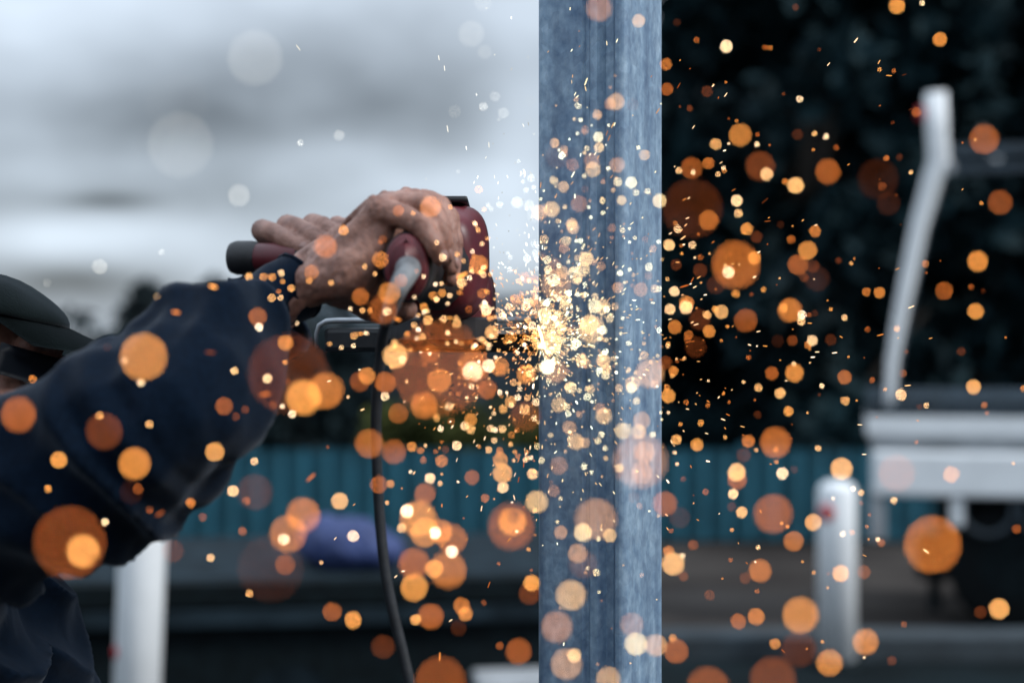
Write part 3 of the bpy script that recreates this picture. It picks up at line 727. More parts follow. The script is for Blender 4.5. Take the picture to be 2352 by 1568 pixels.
# goggles
b = bmesh.new(); g0 = []
for k in range(25):
    a_ = R(-60 + 120 * k / 24); row = []
    for z_ in (-.006, -.002, .012, .018):
        nose_ = .012 * math.exp(-(a_ / .22) ** 2) if z_ < 0 else 0
        row.append(b.verts.new((.012 + .093 * math.cos(a_), .084 * math.sin(a_), z_ + .004 + nose_)))
    g0.append(row)
for a_, c_ in zip(g0, g0[1:]):
    for k in range(3): b.faces.new((a_[k], c_[k], c_[k + 1], a_[k + 1]))
bmesh.ops.solidify(b, geom=b.faces[:], thickness=.004)
gg = pp('goggles', obj('goggles', to_head(b), gog_m, None, True))
b = bmesh.new(); tube(b, [(.045, -.080, .012), (-.02, -.0885, .016), (-.07, -.07, .02), (-.108, 0, .022), (-.07, .07, .02), (-.02, .0885, .016), (.045, .080, .012)], .009, 8, sq=(1, .25)); pp('strap', obj('strap', to_head(b), cap_m, None, True), gg)
b = bmesh.new(); sphere(b, (-.055, 0, .0), (.056, .081, .05), 3)
pp('hair', obj('hair', to_head(b), mat('dark_hair', (.02, .016, .013), .7, bump=.8, bscale=300), None, True))
GLOWS = '''
1010,845,115,1.55 662,858,98,.85 160,1245,89.3,1.5 621,1306,81.8,0.45 414,332,80.6,1 408,238,76.5,0.25 1590,479,74.5,0.75 2142,1250,71.2,2.2
586,133,68.5,1.2 1471,1059,68,1.9 1012,1565,64.2,1.6 330,819,60.1,2.8 1690,608,59.6,2.1 1174,1208,58.5,1.7 1775,1559,58,1.4 1626,1581,55.9,1.7
2017,411,52.4,0.45 1369,1191,52.1,2.2 1776,1179,49.7,1.9 662,1225,47.7,2.4 2060,1086,47.6,1.3 1029,1308,47.2,2.3 239,990,46.9,1.3 1839,1412,46.4,2.7
961,1191,46.1,2.7 585,1129,46,0.9 748,897,46,2.4 1835,1490,45.6,0.8 42,952,45.1,1.9 697,912,45,2.9 697,1182,43.7,2.3 191,1265,43,3.1 309,1064,40.9,2.7
1279,1439,40,2 1089,842,39.7,2.3 951,1293,39.6,2 1301,1524,39.6,2.4 1781,1016,39.3,2.1 1038,1237,38.5,2.2 1312,1366,38.5,2.8 1207,955,38.5,1.3
2261,320,38.3,1.9 1277,654,38.1,2.3 1746,381,37.1,1.2 976,1223,37,2.7 879,711,36.6,1.7 1493,857,36.6,2.4 344,326,36.3,0.25 848,1018,36.2,2.1
1177,1197,35.9,2.7 1340,1295,35.9,0.9 1359,757,35.2,3 1269,751,35.2,2.9 951,1348,35.1,3 974,930,34.6,2.1 1905,1521,34,2.7 1083,78,33.4,1.9
1191,1495,33.2,1.7 1988,1473,33.1,2.6 1376,20,33,2 989,1415,32.5,2 1280,359,32.3,0.6 1902,394,32.2,1.9 1877,640,32.2,0.5 908,817,31.6,3.4
2297,465,31.4,1.6 1527,1156,31.1,1.9 1553,1494,31.1,1.9 905,1037,31,1.7 1397,1558,31,2.7 1009,873,30.8,2.5 302,1129,30.7,0.25 2041,467,30.2,0.4
1814,712,30.2,2.4 1012,1220,30.2,2.4 880,1484,30.2,0.9 1451,1433,30.2,1.7 1700,310,29.4,2.7 1713,736,29.3,1.7 748,566,29.3,2 1546,1294,29,3.4
1746,1310,29,2.2 396,1265,29,1 1461,1478,28.7,3.4 1233,1152,28.3,2.9 1507,1481,28.3,2.4 1474,1086,28.3,2.1 1933,1076,28.2,3.3 549,449,28.2,2.4
894,673,28.1,2.6 1277,854,27.8,2.2 1480,1038,27.6,2.2 1589,386,27.4,1.9 976,1133,27.2,2 1216,1363,27.2,1.2 1607,734,27,0.9 1598,797,27,0.8
989,475,27,2.3 1561,1188,26.9,0.6 885,878,26.9,2 2246,600,26.6,2.7 1266,789,26.4,3 1833,608,26.2,2 2295,1397,26.1,3.2 1823,1242,25.7,2.3
655,1296,25.6,1.6 827,876,25.6,1.6 915,949,25.6,1.9 1086,853,25.6,4.1 1628,506,25.4,2.2 1693,1101,24.9,2 1154,1086,24.9,3.2 1354,745,24.9,3
493,1037,24.6,3.1 1327,1270,24.5,2.3 1148,842,24.4,2.6 1120,894,24.4,2 1208,859,24.4,2.7 1855,575,24.2,2.8 763,1404,24.2,1.9 1099,607,24,2.6
1644,654,23.4,0.7 1825,856,23.4,2.7 997,1305,23.4,2.8 1339,1222,23.4,3.3 592,727,23.4,2.1 987,812,23.4,1.9 2169,668,22.9,1.9 515,932,22.9,2
1692,1084,22.8,3.5 870,1112,22.7,1.9 1284,1069,22.7,1.7 1109,6,22.2,1.6 828,681,22,2.1 1474,965,22,2.3 780,1150,21.9,3.5 811,1423,21.9,2.9
135,1056,21.8,3 843,863,21.8,2.6 1415,234,21.7,2.6 1868,1199,21.5,3.2 1931,1316,21.5,3 1737,1415,21.5,2.4 1827,426,21.4,3.4 1330,468,21.4,1.7
2241,715,21.1,2.9 2185,1089,21.1,2.6 1060,1390,21.1,2.3 874,596,21.1,2.5 1387,955,21.1,2.9 2060,14,21,3 1221,1338,20.8,3 1053,1441,20.8,0.6
1323,1014,20.8,2.8 1431,989,20.8,3.2 1383,704,20.5,3.1 1267,481,20.4,3 1696,1426,19.9,2 656,787,19.9,2.7 1362,389,19.8,3 1418,379,19.8,2.2
1359,369,19.8,1.8 1239,488,19.8,2.4 1149,1055,19.6,2.9 2236,888,19.3,3.2 229,612,19.3,2.6 1577,696,19,2.6 716,625,19,2.2 1257,842,19,4.2
1453,880,19,2.8 1084,1096,18.9,2 1069,1409,18.9,2.6 1467,991,18.9,2.8 1708,1045,18.6,0.8 2159,91,18.5,2.7 1657,716,18.2,3.4 1940,866,18.2,2.1
1535,909,18.2,3 1347,594,18.2,3.2 1472,665,18.2,2.1 1608,621,18.1,1 1319,1504,18.1,3 1308,982,18.1,2.4 1515,461,18.1,3.4 1113,120,18.1,1.6
1130,763,17.9,3.3 1550,751,17.6,2.5 1528,833,17.6,1.4 1339,619,17.6,3.2 1386,827,17.6,3 1251,722,17.6,3.4 1984,1313,17.4,1.4 1401,1229,17.4,3
1288,1222,17.4,2.2 1576,706,17,3.7 1773,857,17,1.9 935,1173,17,4.2 921,644,17,1.8 1761,400,16.9,3.6 1733,592,16.9,2.6 1122,840,16.7,4.2
1081,963,16.7,2.7 1601,1021,16.6,3 1719,1013,16.6,2.3 2252,1405,16.6,0.9 1668,107,16.5,4 1467,48,16.5,2.7 1315,379,16.5,1.6 1453,241,16.5,0.6
1014,1058,16.2,2.5 1038,1266,16.2,4.4 1532,205,16.1,2 1715,526,16.1,2.9 1868,612,16.1,1 1629,761,16.1,2.7 1786,783,16.1,0.35 1316,523,16.1,2.7
1271,643,16.1,3.9 1292,625,16.1,2.7 1336,827,16.1,3.1 1044,256,16.1,1.3 999,1223,15.9,4.6 1272,1127,15.9,1.8 1797,1087,15.7,4 1530,148,15.3,2.3
1644,331,15.3,3.3 1627,375,15.3,2.2 1692,461,15.3,3.8 1738,544,15.3,0.9 1673,625,15.3,4 1872,531,15.3,2.5 1311,890,15.2,3.3 811,1231,15.1,4
1456,1142,15.1,0.8 535,1127,15,3.6 1537,563,14.9,3.6 1704,1176,14.9,3.4 1401,239,14.8,2 1450,419,14.8,3.8 1188,465,14.8,3 1313,514,14.8,3
652,1238,14.7,4.1 1908,780,14.6,0.7 2020,672,14.6,2.6 2070,906,14.6,3.6 915,484,14.6,2 1419,660,14.6,2.2 1624,210,14.5,1 1832,309,14.5,0.7
1712,1327,14.5,1 1780,1477,14.5,2.8 1294,429,14.5,2.8 1155,1119,14.3,3.8 1223,1088,14.3,3.6 955,1422,14.3,3.1 317,1122,14.3,1.7 1553,608,14.1,0.9
1866,782,14.1,3.8 1792,903,14.1,3.4 1536,1265,14.1,2.4 1117,712,14.1,4 1392,848,14.1,2.8 1450,890,14.1,3.6 1218,232,14.1,0.8 1539,710,13.8,3.7
1481,356,13.8,2.8 779,311,13.7,2.4 1156,260,13.7,2.2 988,1098,13.6,3.9 1820,782,13.5,1.4 1554,1009,13.3,3.2 1684,1134,13.3,3.7 1592,1251,13.3,1.5
1630,1366,13.3,1.2 1549,669,13.2,3.8 1811,944,13.2,3 1547,852,13.2,2.6 789,529,13.2,2.8 1374,315,13.2,3.8 1376,339,13.2,3.1 1216,471,13.2,2.6
438,1154,13,2.4 2105,258,12.9,2 1060,650,12.9,3.6 983,735,12.9,3.3 1295,570,12.9,2.1 1183,687,12.9,2.6 1137,222,12.9,2.2 946,1026,12.8,2.7
614,869,12.6,3.8 1049,1023,12.5,3.9 1372,264,12.5,2.6 1274,329,12.5,2.7 1428,460,12.5,3.2 1570,1323,12.4,1.2 2048,1516,12.4,1 2335,1214,12.4,1.6
1681,1163,12.4,0.8 1049,742,12.3,3.4 1301,553,12.3,3.2 922,1212,12.1,3.6 1082,986,12.1,3.4 1419,418,11.9,3.6 1582,769,11.7,2.2 1799,707,11.7,2.9
1842,723,11.7,4.3 1990,670,11.7,2.4 1847,637,11.7,1.3 1942,920,11.7,3.3 889,715,11.7,3.9 974,705,11.7,2.9 1380,611,11.7,2.3 1384,758,11.7,4.2
1324,789,11.7,4.1 1207,704,11.7,3.9 557,1219,11.6,2 884,910,11.5,4 1156,939,11.5,3.2 343,974,11.4,3.4 1696,490,11.3,3.6 1817,550,11.3,2.1
2026,428,11.3,1.5 1067,978,11.3,3.8 1114,1144,11.3,2.2 1423,1074,11.3,3.2 1110,245,11.3,3.2 1272,415,11.2,3.3 1624,723,11.1,3.4 1840,738,11.1,3.6
2208,807,11.1,1 75,870,11.1,2.6 246,797,11.1,0.5 879,550,11.1,1.6 994,679,11.1,2.8 1015,673,11.1,2.9 924,826,11.1,3.9 1504,663,11.1,2.7
1405,524,11.1,2 1391,862,11.1,3.6 1357,893,11.1,3 1479,816,11.1,2.8 484,1280,10.9,3.6 1100,435,10.9,2.6 1742,890,10.8,3.4 1031,933,10.8,3.8
1154,985,10.8,3.6 1211,594,10.8,3.6 897,1111,10.6,3 1148,1482,10.6,1.8 1557,526,10.5,3.8 1690,675,10.5,2.9 671,951,10.5,4.2 1017,591,10.5,3.9
1019,732,10.5,3.6 1154,724,10.5,3.8 1490,613,10.5,3.8 1490,634,10.5,1.6 1824,1078,10.4,0.8 669,662,10.3,3.2 1077,710,10.3,1.7 1231,923,10.3,4
1222,748,10.3,4 1555,52,10.1,0.6 1590,563,10.1,3.8 1793,516,10.1,0.5 1216,274,10.1,0.8 1856,792,10,2.4 1740,952,10,0.9 229,954,10,3.2 970,773,10,3.3
813,771,10,3.2 1400,732,10,3.3 1349,911,10,4 1302,934,10,3.4 1462,921,10,3.3 2053,1149,9.9,3.6 2024,1246,9.9,2 1545,1464,9.9,2.8 1296,343,9.9,2.6
1343,435,9.9,1.1 966,1034,9.8,2.4 1127,983,9.8,3.7 2126,606,9.7,2.2 2074,857,9.7,1.7 1036,967,9.7,1.7 465,1187,9.5,1.7 1579,780,9.4,1.8
972,1056,9.4,2.2 1023,1032,9.4,1.3 1123,1033,9.4,3.5 1370,1314,9.4,3.5 1373,1012,9.4,3.5 646,627,9.4,3.7 1321,619,9.4,3.6 1328,645,9.4,3.3
1367,681,9.4,3.2 1837,228,9.3,4 584,1059,9.2,3.6 1341,303,9.2,1.6 1244,1057,9.1,3.6 1148,1034,9.1,2.4 1341,1071,9.1,3.8 1179,878,9,3.4 1211,913,9,3.4
1175,999,9,2.3 1827,17,8.9,1 1584,249,8.9,1.3 1803,417,8.9,2.5 1897,314,8.9,4 1559,392,8.9,3.6 2066,361,8.9,0.8 1926,598,8.9,1 690,328,8.9,3.2
1148,470,8.9,3.2 1642,710,8.8,3 1871,719,8.8,0.7 1610,971,8.8,3 2351,893,8.8,2.6 625,636,8.8,2.9 710,645,8.8,3 907,785,8.8,3.4 1248,590,8.8,2
1364,602,8.8,2 1394,710,8.8,4.2 1482,550,8.8,1.5 1305,950,8.8,4 1298,353,8.6,2.2 1461,442,8.6,3.7 1012,984,8.5,4.1 1782,1032,8.3,2.6 1879,1029,8.3,3.5
1978,1131,8.3,3.4 1621,1129,8.3,2 2076,1433,8.3,1.6 1234,1025,8.3,3.4 1135,1011,8.3,3.6 1382,997,8.3,3.7 1499,998,8.3,3.7 1469,1161,8.3,1.9
1940,729,8.2,3.6 1532,890,8.2,2.6 1513,663,8.2,3.9 2260,930,8.2,2.2 2060,755,8.2,3 371,579,8.2,2.8 1050,584,8.2,3.2 1110,631,8.2,3.7 833,713,8.2,3.3
1003,687,8.2,3.8 951,746,8.2,3.5 935,767,8.2,2.8 1083,887,8.2,3.9 1227,960,8.2,3.9 1424,627,8.2,4.1 1328,243,8.2,3.8 1600,92,8.1,2 1739,332,8.1,4
1921,339,8.1,1.6 1608,591,8.1,2 2036,363,8.1,2.2 1208,437,8.1,3.2 2230,659,7.9,1.7 539,851,7.9,3.6 644,684,7.9,3.6 761,649,7.9,3.2 1487,440,7.9,3.7
1384,462,7.9,3.5 1174,930,7.7,3.8 1188,988,7.7,2 1993,756,7.6,1.8 2003,873,7.6,2 2128,931,7.6,3.6 2112,934,7.6,0.9 1011,1110,7.6,3.5 1189,1047,7.6,2.4
1111,1383,7.6,1.7 1390,1029,7.6,3.7 838,612,7.6,3.3 850,713,7.6,2.8 1033,678,7.6,3.8 1166,705,7.6,3.8 1210,691,7.6,4 1444,788,7.6,3.9 1936,1226,7.5,4
1957,1222,7.5,2.4 1569,1100,7.5,1.3 1568,1276,7.5,4 2118,8,7.3,4 1757,109,7.3,2 1769,110,7.3,2.5 1871,307,7.3,3.4 1649,400,7.3,3.6 1754,665,7.3,3
1576,924,7.3,2.2 1513,758,7.3,4.2 2258,668,7.3,0.6 661,876,7.3,1.4 628,929,7.3,1.5 1430,529,7.3,3.5 1148,901,7.2,4.2 1194,892,7.2,4 1348,341,7.2,3.6
1858,723,7,1.8 1719,821,7,2 1888,886,7,3.9 1534,794,7,3.6 649,647,7,3 1003,557,7,3.6 1334,553,7,4.1 1345,676,7,4 1211,1052,6.8,3.6 1210,1038,6.8,3
1173,1020,6.8,3.4 1374,1237,6.8,3.7 1391,1052,6.8,3 1265,999,6.8,3.3 566,1150,6.8,1.9 572,1362,6.8,3.3 861,629,6.7,3.4 1960,1122,6.6,4.3
1542,1218,6.6,2 1741,1256,6.6,3.7 1678,1285,6.6,1.8 2016,1238,6.6,4 1739,1357,6.6,2 1333,276,6.6,4.1 1397,387,6.6,4.1 1342,404,6.6,3.7
1385,418,6.6,2.2 1385,489,6.6,3.9 1297,475,6.6,3.2 1226,430,6.6,3.6 1740,309,6.4,1.8 1662,386,6.4,4 2092,396,6.4,3.5 2020,160,6.4,3 2053,163,6.4,2
1726,676,6.4,1.3 1823,835,6.4,3.8 1001,1037,6.4,2.2 1214,1261,6.4,3 571,634,6.4,3.3 605,636,6.4,2.8 563,940,6.4,1.3 1144,712,6.4,3.4 942,804,6.4,3.2
1135,949,6.4,3.8 1052,905,6.4,2.2 1978,1155,6.2,1.6 889,1154,6,3.4 1182,1037,6,3 1288,1144,6,3.5 1533,641,5.9,3.4 1544,863,5.9,3.2 1513,555,5.9,4.2
1563,974,5.9,3 2267,948,5.9,2 2082,807,5.9,1.3 640,669,5.9,2.2 542,957,5.9,1.3 949,490,5.9,3 805,709,5.9,4 1028,697,5.9,3.9 973,717,5.9,4.2
784,798,5.9,3.8 1446,619,5.9,3.9 1342,351,5.9,3.2 1466,339,5.9,3.8 1737,1033,5.8,3.4 1783,1061,5.8,3 1550,1039,5.8,3.8 1555,1065,5.8,3.8
1666,1004,5.8,3.2 977,1023,5.7,3.6 738,1291,5.7,3.6 1359,1084,5.7,3.9 1882,114,5.6,1 1565,564,5.6,2.2 2254,467,5.6,2.8 2050,282,5.6,1 1908,710,5.6,3
1014,651,5.6,3.7 1357,499,5.6,4.1 1052,394,5.6,2.4 1809,1209,5.4,3 1869,1314,5.4,3 1671,750,5.3,3 1708,877,5.3,3.6 1521,596,5.3,3 2033,894,5.3,3
943,1083,5.3,4.2 1180,1057,5.3,3.4 1350,1304,5.3,3.7 1280,1198,5.3,3.5 1373,1524,5.3,2.1 624,684,5.3,3.3 873,557,5.3,1.8 957,623,5.3,1.8
1107,560,5.3,3.8 961,724,5.3,3.4 987,812,5.3,4.3 1324,553,5.3,4.2 1430,731,5.3,4 1326,307,5.3,4.1 1352,476,5.3,4.1 1242,458,5.3,4 1800,216,5.2,1.3
1072,913,5.1,4 1882,906,5,0.9 1518,947,5,3.6 1914,1144,5,4 1795,1201,5,3 2328,1064,5,3 1889,1473,5,3 1319,274,4.9,3.3 1402,201,4.9,2.1
1868,344,4.8,2.6 1566,582,4.8,3 2059,448,4.8,1.2 241,1198,4.8,4 1085,577,4.7,4.2 1446,556,4.7,4.2 1446,525,4.7,3.8 1164,901,4.6,4.2 1398,288,4.6,4.1
1355,461,4.6,2.3 1187,1220,4.5,4.3 1376,1359,4.5,3.7 1310,992,4.5,3.7 1667,189,4.4,2.3 1674,330,4.4,4 1604,538,4.4,2.2 1627,874,4.4,3.8
1520,963,4.4,3.6 1284,345,4.3,4.2 1015,1088,4.2,3.3 1052,1106,4.2,4.3 1962,594,4.1,2.6 1843,1289,4.1,3 1901,1349,4.1,3 1985,1509,4.1,4
344,1170,4.1,1.6 973,635,4.1,4 812,794,4.1,4 1126,935,4.1,4 1094,913,4.1,4.2 1416,779,4.1,4.2 1562,245,4,1.3 1674,273,4,1.5 1596,592,4,4
2240,321,4,3.2 979,411,4,2.2 1610,649,3.8,3.2 1554,824,3.8,3.6 1734,918,3.8,2.1 1949,819,3.8,3 1491,1173,3.8,4 108,650,3.8,1.6 1000,653,3.8,4.2
1995,1238,3.7,3 1644,664,3.5,2.3 1791,639,3.5,3.4 2310,775,3.5,2.5 655,832,3.5,3 649,933,3.5,4.3 1176,1153,3.4,4.3 1448,1522,3.4,3 1659,1328,3.3,2.6
1853,1489,3.3,2.6 2211,328,3.2,2.2 324,879,3.2,4 923,1121,3,3 1392,333,3,4.3 1691,774,2.9,1.8 1901,690,2.9,2.8 595,751,2.9,4.4 110,1122,2.7,3
1784,654,2.6,1.6 1932,914,2.6,3 2160,599,2.4,2 1763,561,2.4,2 1985,821,2.3,1.8 1723,805,2.3,2 1821,756,2.1,3'''
STREAKS = '''
1966,93,15.3,52,4 1903,148,10.5,50,4 1638,197,8.9,45,4 1667,218,12.1,55,4 1593,292,10.5,55,4 1562,139,4.8,45,3 1585,158,4,40,2 2019,143,11.3,60,3.3
2042,174,15.3,-3,3 1949,378,7.3,30,3 2021,243,4,20,2 1579,501,10.5,20,4 1569,546,16.1,35,3.6 1575,517,9.7,45,3.6 1582,455,7.3,45,4 1540,536,9.7,30,4
1766,500,5.6,30,3 1844,506,6.4,35,3.2 1874,517,8.9,15,4 1763,508,16.1,5,1.5 1559,197,16.1,60,1.5 2092,251,12.1,20,1 2077,172,12.1,15,0.8
1757,461,20.1,40,0.7 2069,516,2,0,2 2019,616,3.2,20,2 1586,652,5.9,20,4.5 1596,659,10.5,28,4 1605,637,11.1,30,3.4 1620,677,8.8,10,4.6
1611,687,5.9,20,3.6 1590,740,8.2,25,3.8 1599,745,13.5,15,4 1539,733,10,12,4 1742,761,11.1,12,4 1733,636,8.2,25,4.5 1743,579,9.4,35,4.4
1683,749,5.9,35,3 1860,742,11.7,-5,3 1877,808,11.7,3,4 1867,820,10.5,3,4.5 1917,810,13.5,6,4.3 1792,827,4.1,15,3 1610,871,5.9,10,3.4 1651,912,7.6,50,4
1601,902,4.7,25,3.4 1607,908,4.1,-20,2.6 1681,895,4.7,30,3.6 1666,891,2.3,0,2.8 1579,939,8.2,-10,3.8 1672,952,11.1,-25,2.4 1661,963,12.3,-20,4
1870,641,4.7,20,3.8 1806,874,7,5,4 1572,657,23.4,15,2 1590,643,14.6,60,2 1578,795,2.9,30,3 2093,705,16.4,20,4 2085,885,15.8,5,3.6 2022,769,17.6,12,2.6
2063,776,4.7,20,3.6 1985,1043,11.6,0,4.2 1975,975,12.4,-2,4 2127,1265,18.2,-38,4 1623,995,9.1,-15,4 1531,1182,9.1,-40,3.8 1593,1155,5,60,3.4
1652,1179,4.1,50,4 1799,1494,12.4,-40,1.8 770,1236,9.1,50,4 1089,1013,9.1,65,3.8 1106,1167,14.3,80,4 1181,1142,13.6,-75,4 1203,1067,13.6,85,2
1015,1160,9.1,88,2.6 1123,1342,16.6,70,1.8 1169,1239,14.3,45,2.6 1035,1424,10.6,35,4 909,1323,9.8,40,4 926,1311,9.1,10,4.4 714,1096,25.7,42,1.8
1010,1507,22.7,88,2.6 1295,1478,9.1,80,4.2 1357,1044,11.3,-60,3.6 1345,1088,9.8,-70,3.4 1339,1126,9.1,-70,3.4 1410,1131,9.1,-60,3.8
1292,1103,7.6,80,3.6 1258,1092,11.3,75,2.8 1280,1248,6.8,-75,4.2 1276,1038,9.1,45,4.2 1369,1110,7.6,-40,3 1191,1101,15.1,78,1.6 1381,1208,11.3,80,3
367,1179,20.5,30,1.2 489,658,18.7,-15,2.9 404,717,17.6,-10,2.2 360,681,2.3,0,3.6 483,809,23.4,-3,0.8 609,905,26.4,8,1.7 682,742,4.1,-50,4
286,827,4.1,-40,4 1091,514,10.5,-60,3.8 1098,528,10.5,-70,3.4 913,733,17.6,-20,2.4 841,765,8.8,-25,4 1028,765,8.8,-45,3.8 952,682,5.3,-60,4
1065,599,5.9,-70,3.4 1059,634,17.6,50,3 1066,631,20.5,35,2.8 1053,635,14.6,80,2.6 1034,730,7.7,-20,3 929,922,6.7,25,4 934,878,7.7,10,3.6
756,875,11.3,15,4.2 998,984,9.2,55,3 1417,94,10.5,70,4 1313,116,7.9,60,4.2 1346,188,19.8,70,3.8 1345,204,13.2,-75,3.4 1321,216,9.9,65,4
1326,222,8.6,45,4 1407,288,14.5,65,2.8 1394,306,14.5,70,1.8 1399,317,16.5,68,2 1355,355,7.2,50,4.2 1367,353,9.9,55,4 1374,361,11.9,60,2.6
1316,401,16.5,62,4.2 1277,450,11.9,70,2.6 1242,425,14.5,85,2.4 1395,478,5.9,40,3.6 1262,510,7.2,75,4 1496,176,6.6,55,2 1511,255,16.5,55,2.4
1196,401,8.6,75,4 1205,403,9.2,80,4 1331,107,5.9,55,2 1259,119,5.3,55,2.6 1330,72,4,50,2 685,110,18.5,-55,2.6 1008,133,13.7,-80,3.2
1021,157,13.7,-82,3.2 1028,296,17.7,-80,3 1071,340,9.7,-80,4 1123,333,14.5,-85,3 1097,407,7.3,75,4 1089,419,7.3,70,3.6 1144,420,7.3,80,3.8
1116,362,6.4,60,3 1145,455,8.1,85,3.6 1175,159,7.3,60,2.4 1136,126,4.8,60,2.6'''

# ------------------------------------------------------------------ sparks
# every spark is a small glowing grain of hot steel; those nearer or farther than the focus spread into discs in the lens
APER = .055 / 3.4
HEAT = [(0, (.0, .0, .0)), (.5, (.030, .007, .002)), (1, (.085, .020, .005)), (1.5, (.17, .042, .009)), (2, (.32, .085, .016)), (2.5, (.49, .16, .030)),
        (3, (.68, .27, .058)), (3.5, (.88, .46, .17)), (4, (1.1, .74, .42)), (4.5, (1.6, 1.22, .86)), (5, (2.5, 1.95, 1.4))]
def heat(b_):
    for (t0, c0), (t1, c1_) in zip(HEAT, HEAT[1:]):
        if b_ <= t1:
            f = (b_ - t0) / (t1 - t0); return [p_ + (q_ - p_) * f for p_, q_ in zip(c0, c1_)]
    return list(HEAT[-1][1])
def glow_mat(name, attr):
    m = bpy.data.materials.new(name); m.use_nodes = True; t_ = m.node_tree; t_.nodes.clear()
    o_ = t_.nodes.new('ShaderNodeOutputMaterial'); e_ = t_.nodes.new('ShaderNodeEmission')
    if attr:
        a_ = t_.nodes.new('ShaderNodeAttribute'); a_.attribute_name = 'ember_colour'
        t_.links.new(a_.outputs['Color'], e_.inputs[0])
    else:
        i_ = t_.nodes.new('ShaderNodeObjectInfo')
        t_.links.new(i_.outputs['Color'], e_.inputs[0]); t_.links.new(i_.outputs['Alpha'], e_.inputs[1])
    t_.links.new(e_.outputs[0], o_.inputs[0]); m.cycles.emission_sampling = 'NONE'
    return m
hot, hot_many = glow_mat('hot_steel', False), glow_mat('hot_steel_grains', True)
rs = random.Random(11)
def grain(seed, sub=2):
    b_ = bmesh.new(); bmesh.ops.create_icosphere(b_, subdivisions=sub, radius=1)
    for v_ in b_.verts: v_.co *= 1 + .22 * noise.noise(v_.co * 1.3 + Vector((seed * 7.1, 0, 0)))
    me_ = bpy.data.meshes.new('spark_grain'); b_.to_mesh(me_); b_.free(); me_.materials.append(hot)
    for p_ in me_.polygons: p_.use_smooth = True
    return me_
grains = [grain(k) for k in range(6)]
def depth_for(x, y, blur):
    d = FOC / (1 + 2 * blur * px(FOC) / APER)
    if 1232 < x < 1525: d = min(d, 1.165)
    elif x < 735 and y > 600: d = min(d, .87 if x < 640 else .97)
    elif x < 1130 and 430 < y < 800: d = min(d, .985)
    return d
def tone(x, y, c, k_=1.):
    """the sparks high in the air are paler, those over the post a little whiter than the stray ones"""
    if place(x, y) == 'against the pale cloudy sky':
        l_ = (.30 * c[0] + .25 * c[1]) * k_; return [l_, l_ * .97, l_ * .86]
    if 1232 < x < 1525: return [c[0] * .86, c[1] + .12 * c[0], c[2] + .12 * c[0]]
    return c
def spec_of(x, y, r, b_):
    s = max(min(.17 * r, 9), 1.35); blur = max(r - s * .7, .5)
    d = depth_for(x, y, blur); blur2 = (FOC / d - 1) * APER / 2 / px(FOC)
    k = s / math.sqrt(blur2 * blur2 + s * s)
    c = tone(x, y, heat(b_), 1.9 if r > 45 else 1.0)
    mx_ = max(max(c), 1e-4)
    return P(x, y, d), s * px(FOC) * d / FOC, [v_ / mx_ for v_ in c], mx_ / (k * k)
glows = [tuple(float(q_) for q_ in e_.split(',')) for e_ in GLOWS.split()]
streaks = [tuple(float(q_) for q_ in e_.split(',')) for e_ in STREAKS.split()]
glows.sort(key=lambda g_: -g_[2])

def place(x, y):
    if 1237 <= x <= 1520:
        return 'on the upper post' if y < 500 else ('on the post beside the cut' if y < 1000 else 'on the lower post')
    if x > 1520:
        if y < 420: return 'high on the right' if x > 1900 else 'right of the upper post'
        if y < 960: return 'near the bent white arm' if x > 1900 else 'right of the cut'
        if x > 1980: return 'in front of the white trailer' if y < 1300 else 'below the white trailer'
        if x > 1840 and y > 1080: return 'by the short white bollard'
        return 'on the right teal fence' if y < 1270 else 'over the gravel'
    if y < 430 or (y < 620 and (x < 560 or x > 1120)) or (x < 300 and y < 700): return 'against the pale cloudy sky'
    if 600 < x < 1130 and y < 720: return 'over the hands and grinder'
    if x < 640 and y < 1300: return 'over the navy sleeve'
    if x < 300: return 'below the navy sleeve'
    if y < 960: return 'left of the cut'
    if y < 1250: return 'on the left teal fence'
    return 'over the black flatbed'
def look(r, b_):
    size = 'huge' if r > 56 else 'large' if r > 36 else 'broad' if r > 27 else 'medium' if r > 20 else 'small' if r > 15.5 else 'little' if r > 13 else 'tiny'
    col = 'dim brown' if b_ < 1.45 else 'rust orange' if b_ < 2.05 else 'dull orange' if b_ < 2.5 else 'orange' if b_ < 3.05 else 'amber' if b_ < 3.55 else 'bright yellow' if b_ < 3.95 else 'white hot'
    return size + ' ' + col
single = glows[:298]
lab = {}
for k, (x, y, r, b_) in enumerate(single): lab.setdefault((look(r, b_), place(x, y)), []).append(k)
labels = {}
for (lo_, pl), ks in lab.items():
    if len(ks) == 1: labels[ks[0]] = lo_ + ' spark glowing ' + pl
    else:
        xs = [single[k][0] for k in ks]; ys = [single[k][1] for k in ks]
        hor = max(xs) - min(xs) > max(ys) - min(ys); n = len(ks)
        o_ = sorted(ks, key=lambda k: single[k][0] if hor else single[k][1])
        fr, to = ('leftmost', 'rightmost') if hor else ('topmost', 'lowest')
        NUM = ['', '', 'two', 'three', 'four', 'five', 'six', 'seven', 'eight', 'nine', 'ten', 'eleven', 'twelve']
        for i, k in enumerate(o_):
            w_ = fr if i == 0 else to if i == n - 1 else 'middle' if n == 3 else ['', 'second', 'third', 'fourth', 'fifth', 'sixth', 'seventh', 'eighth', 'ninth', 'tenth'][i] + (' from left' if hor else ' from top')
            labels[k] = '%s of %s %s sparks %s' % (w_, NUM[n], lo_, pl)
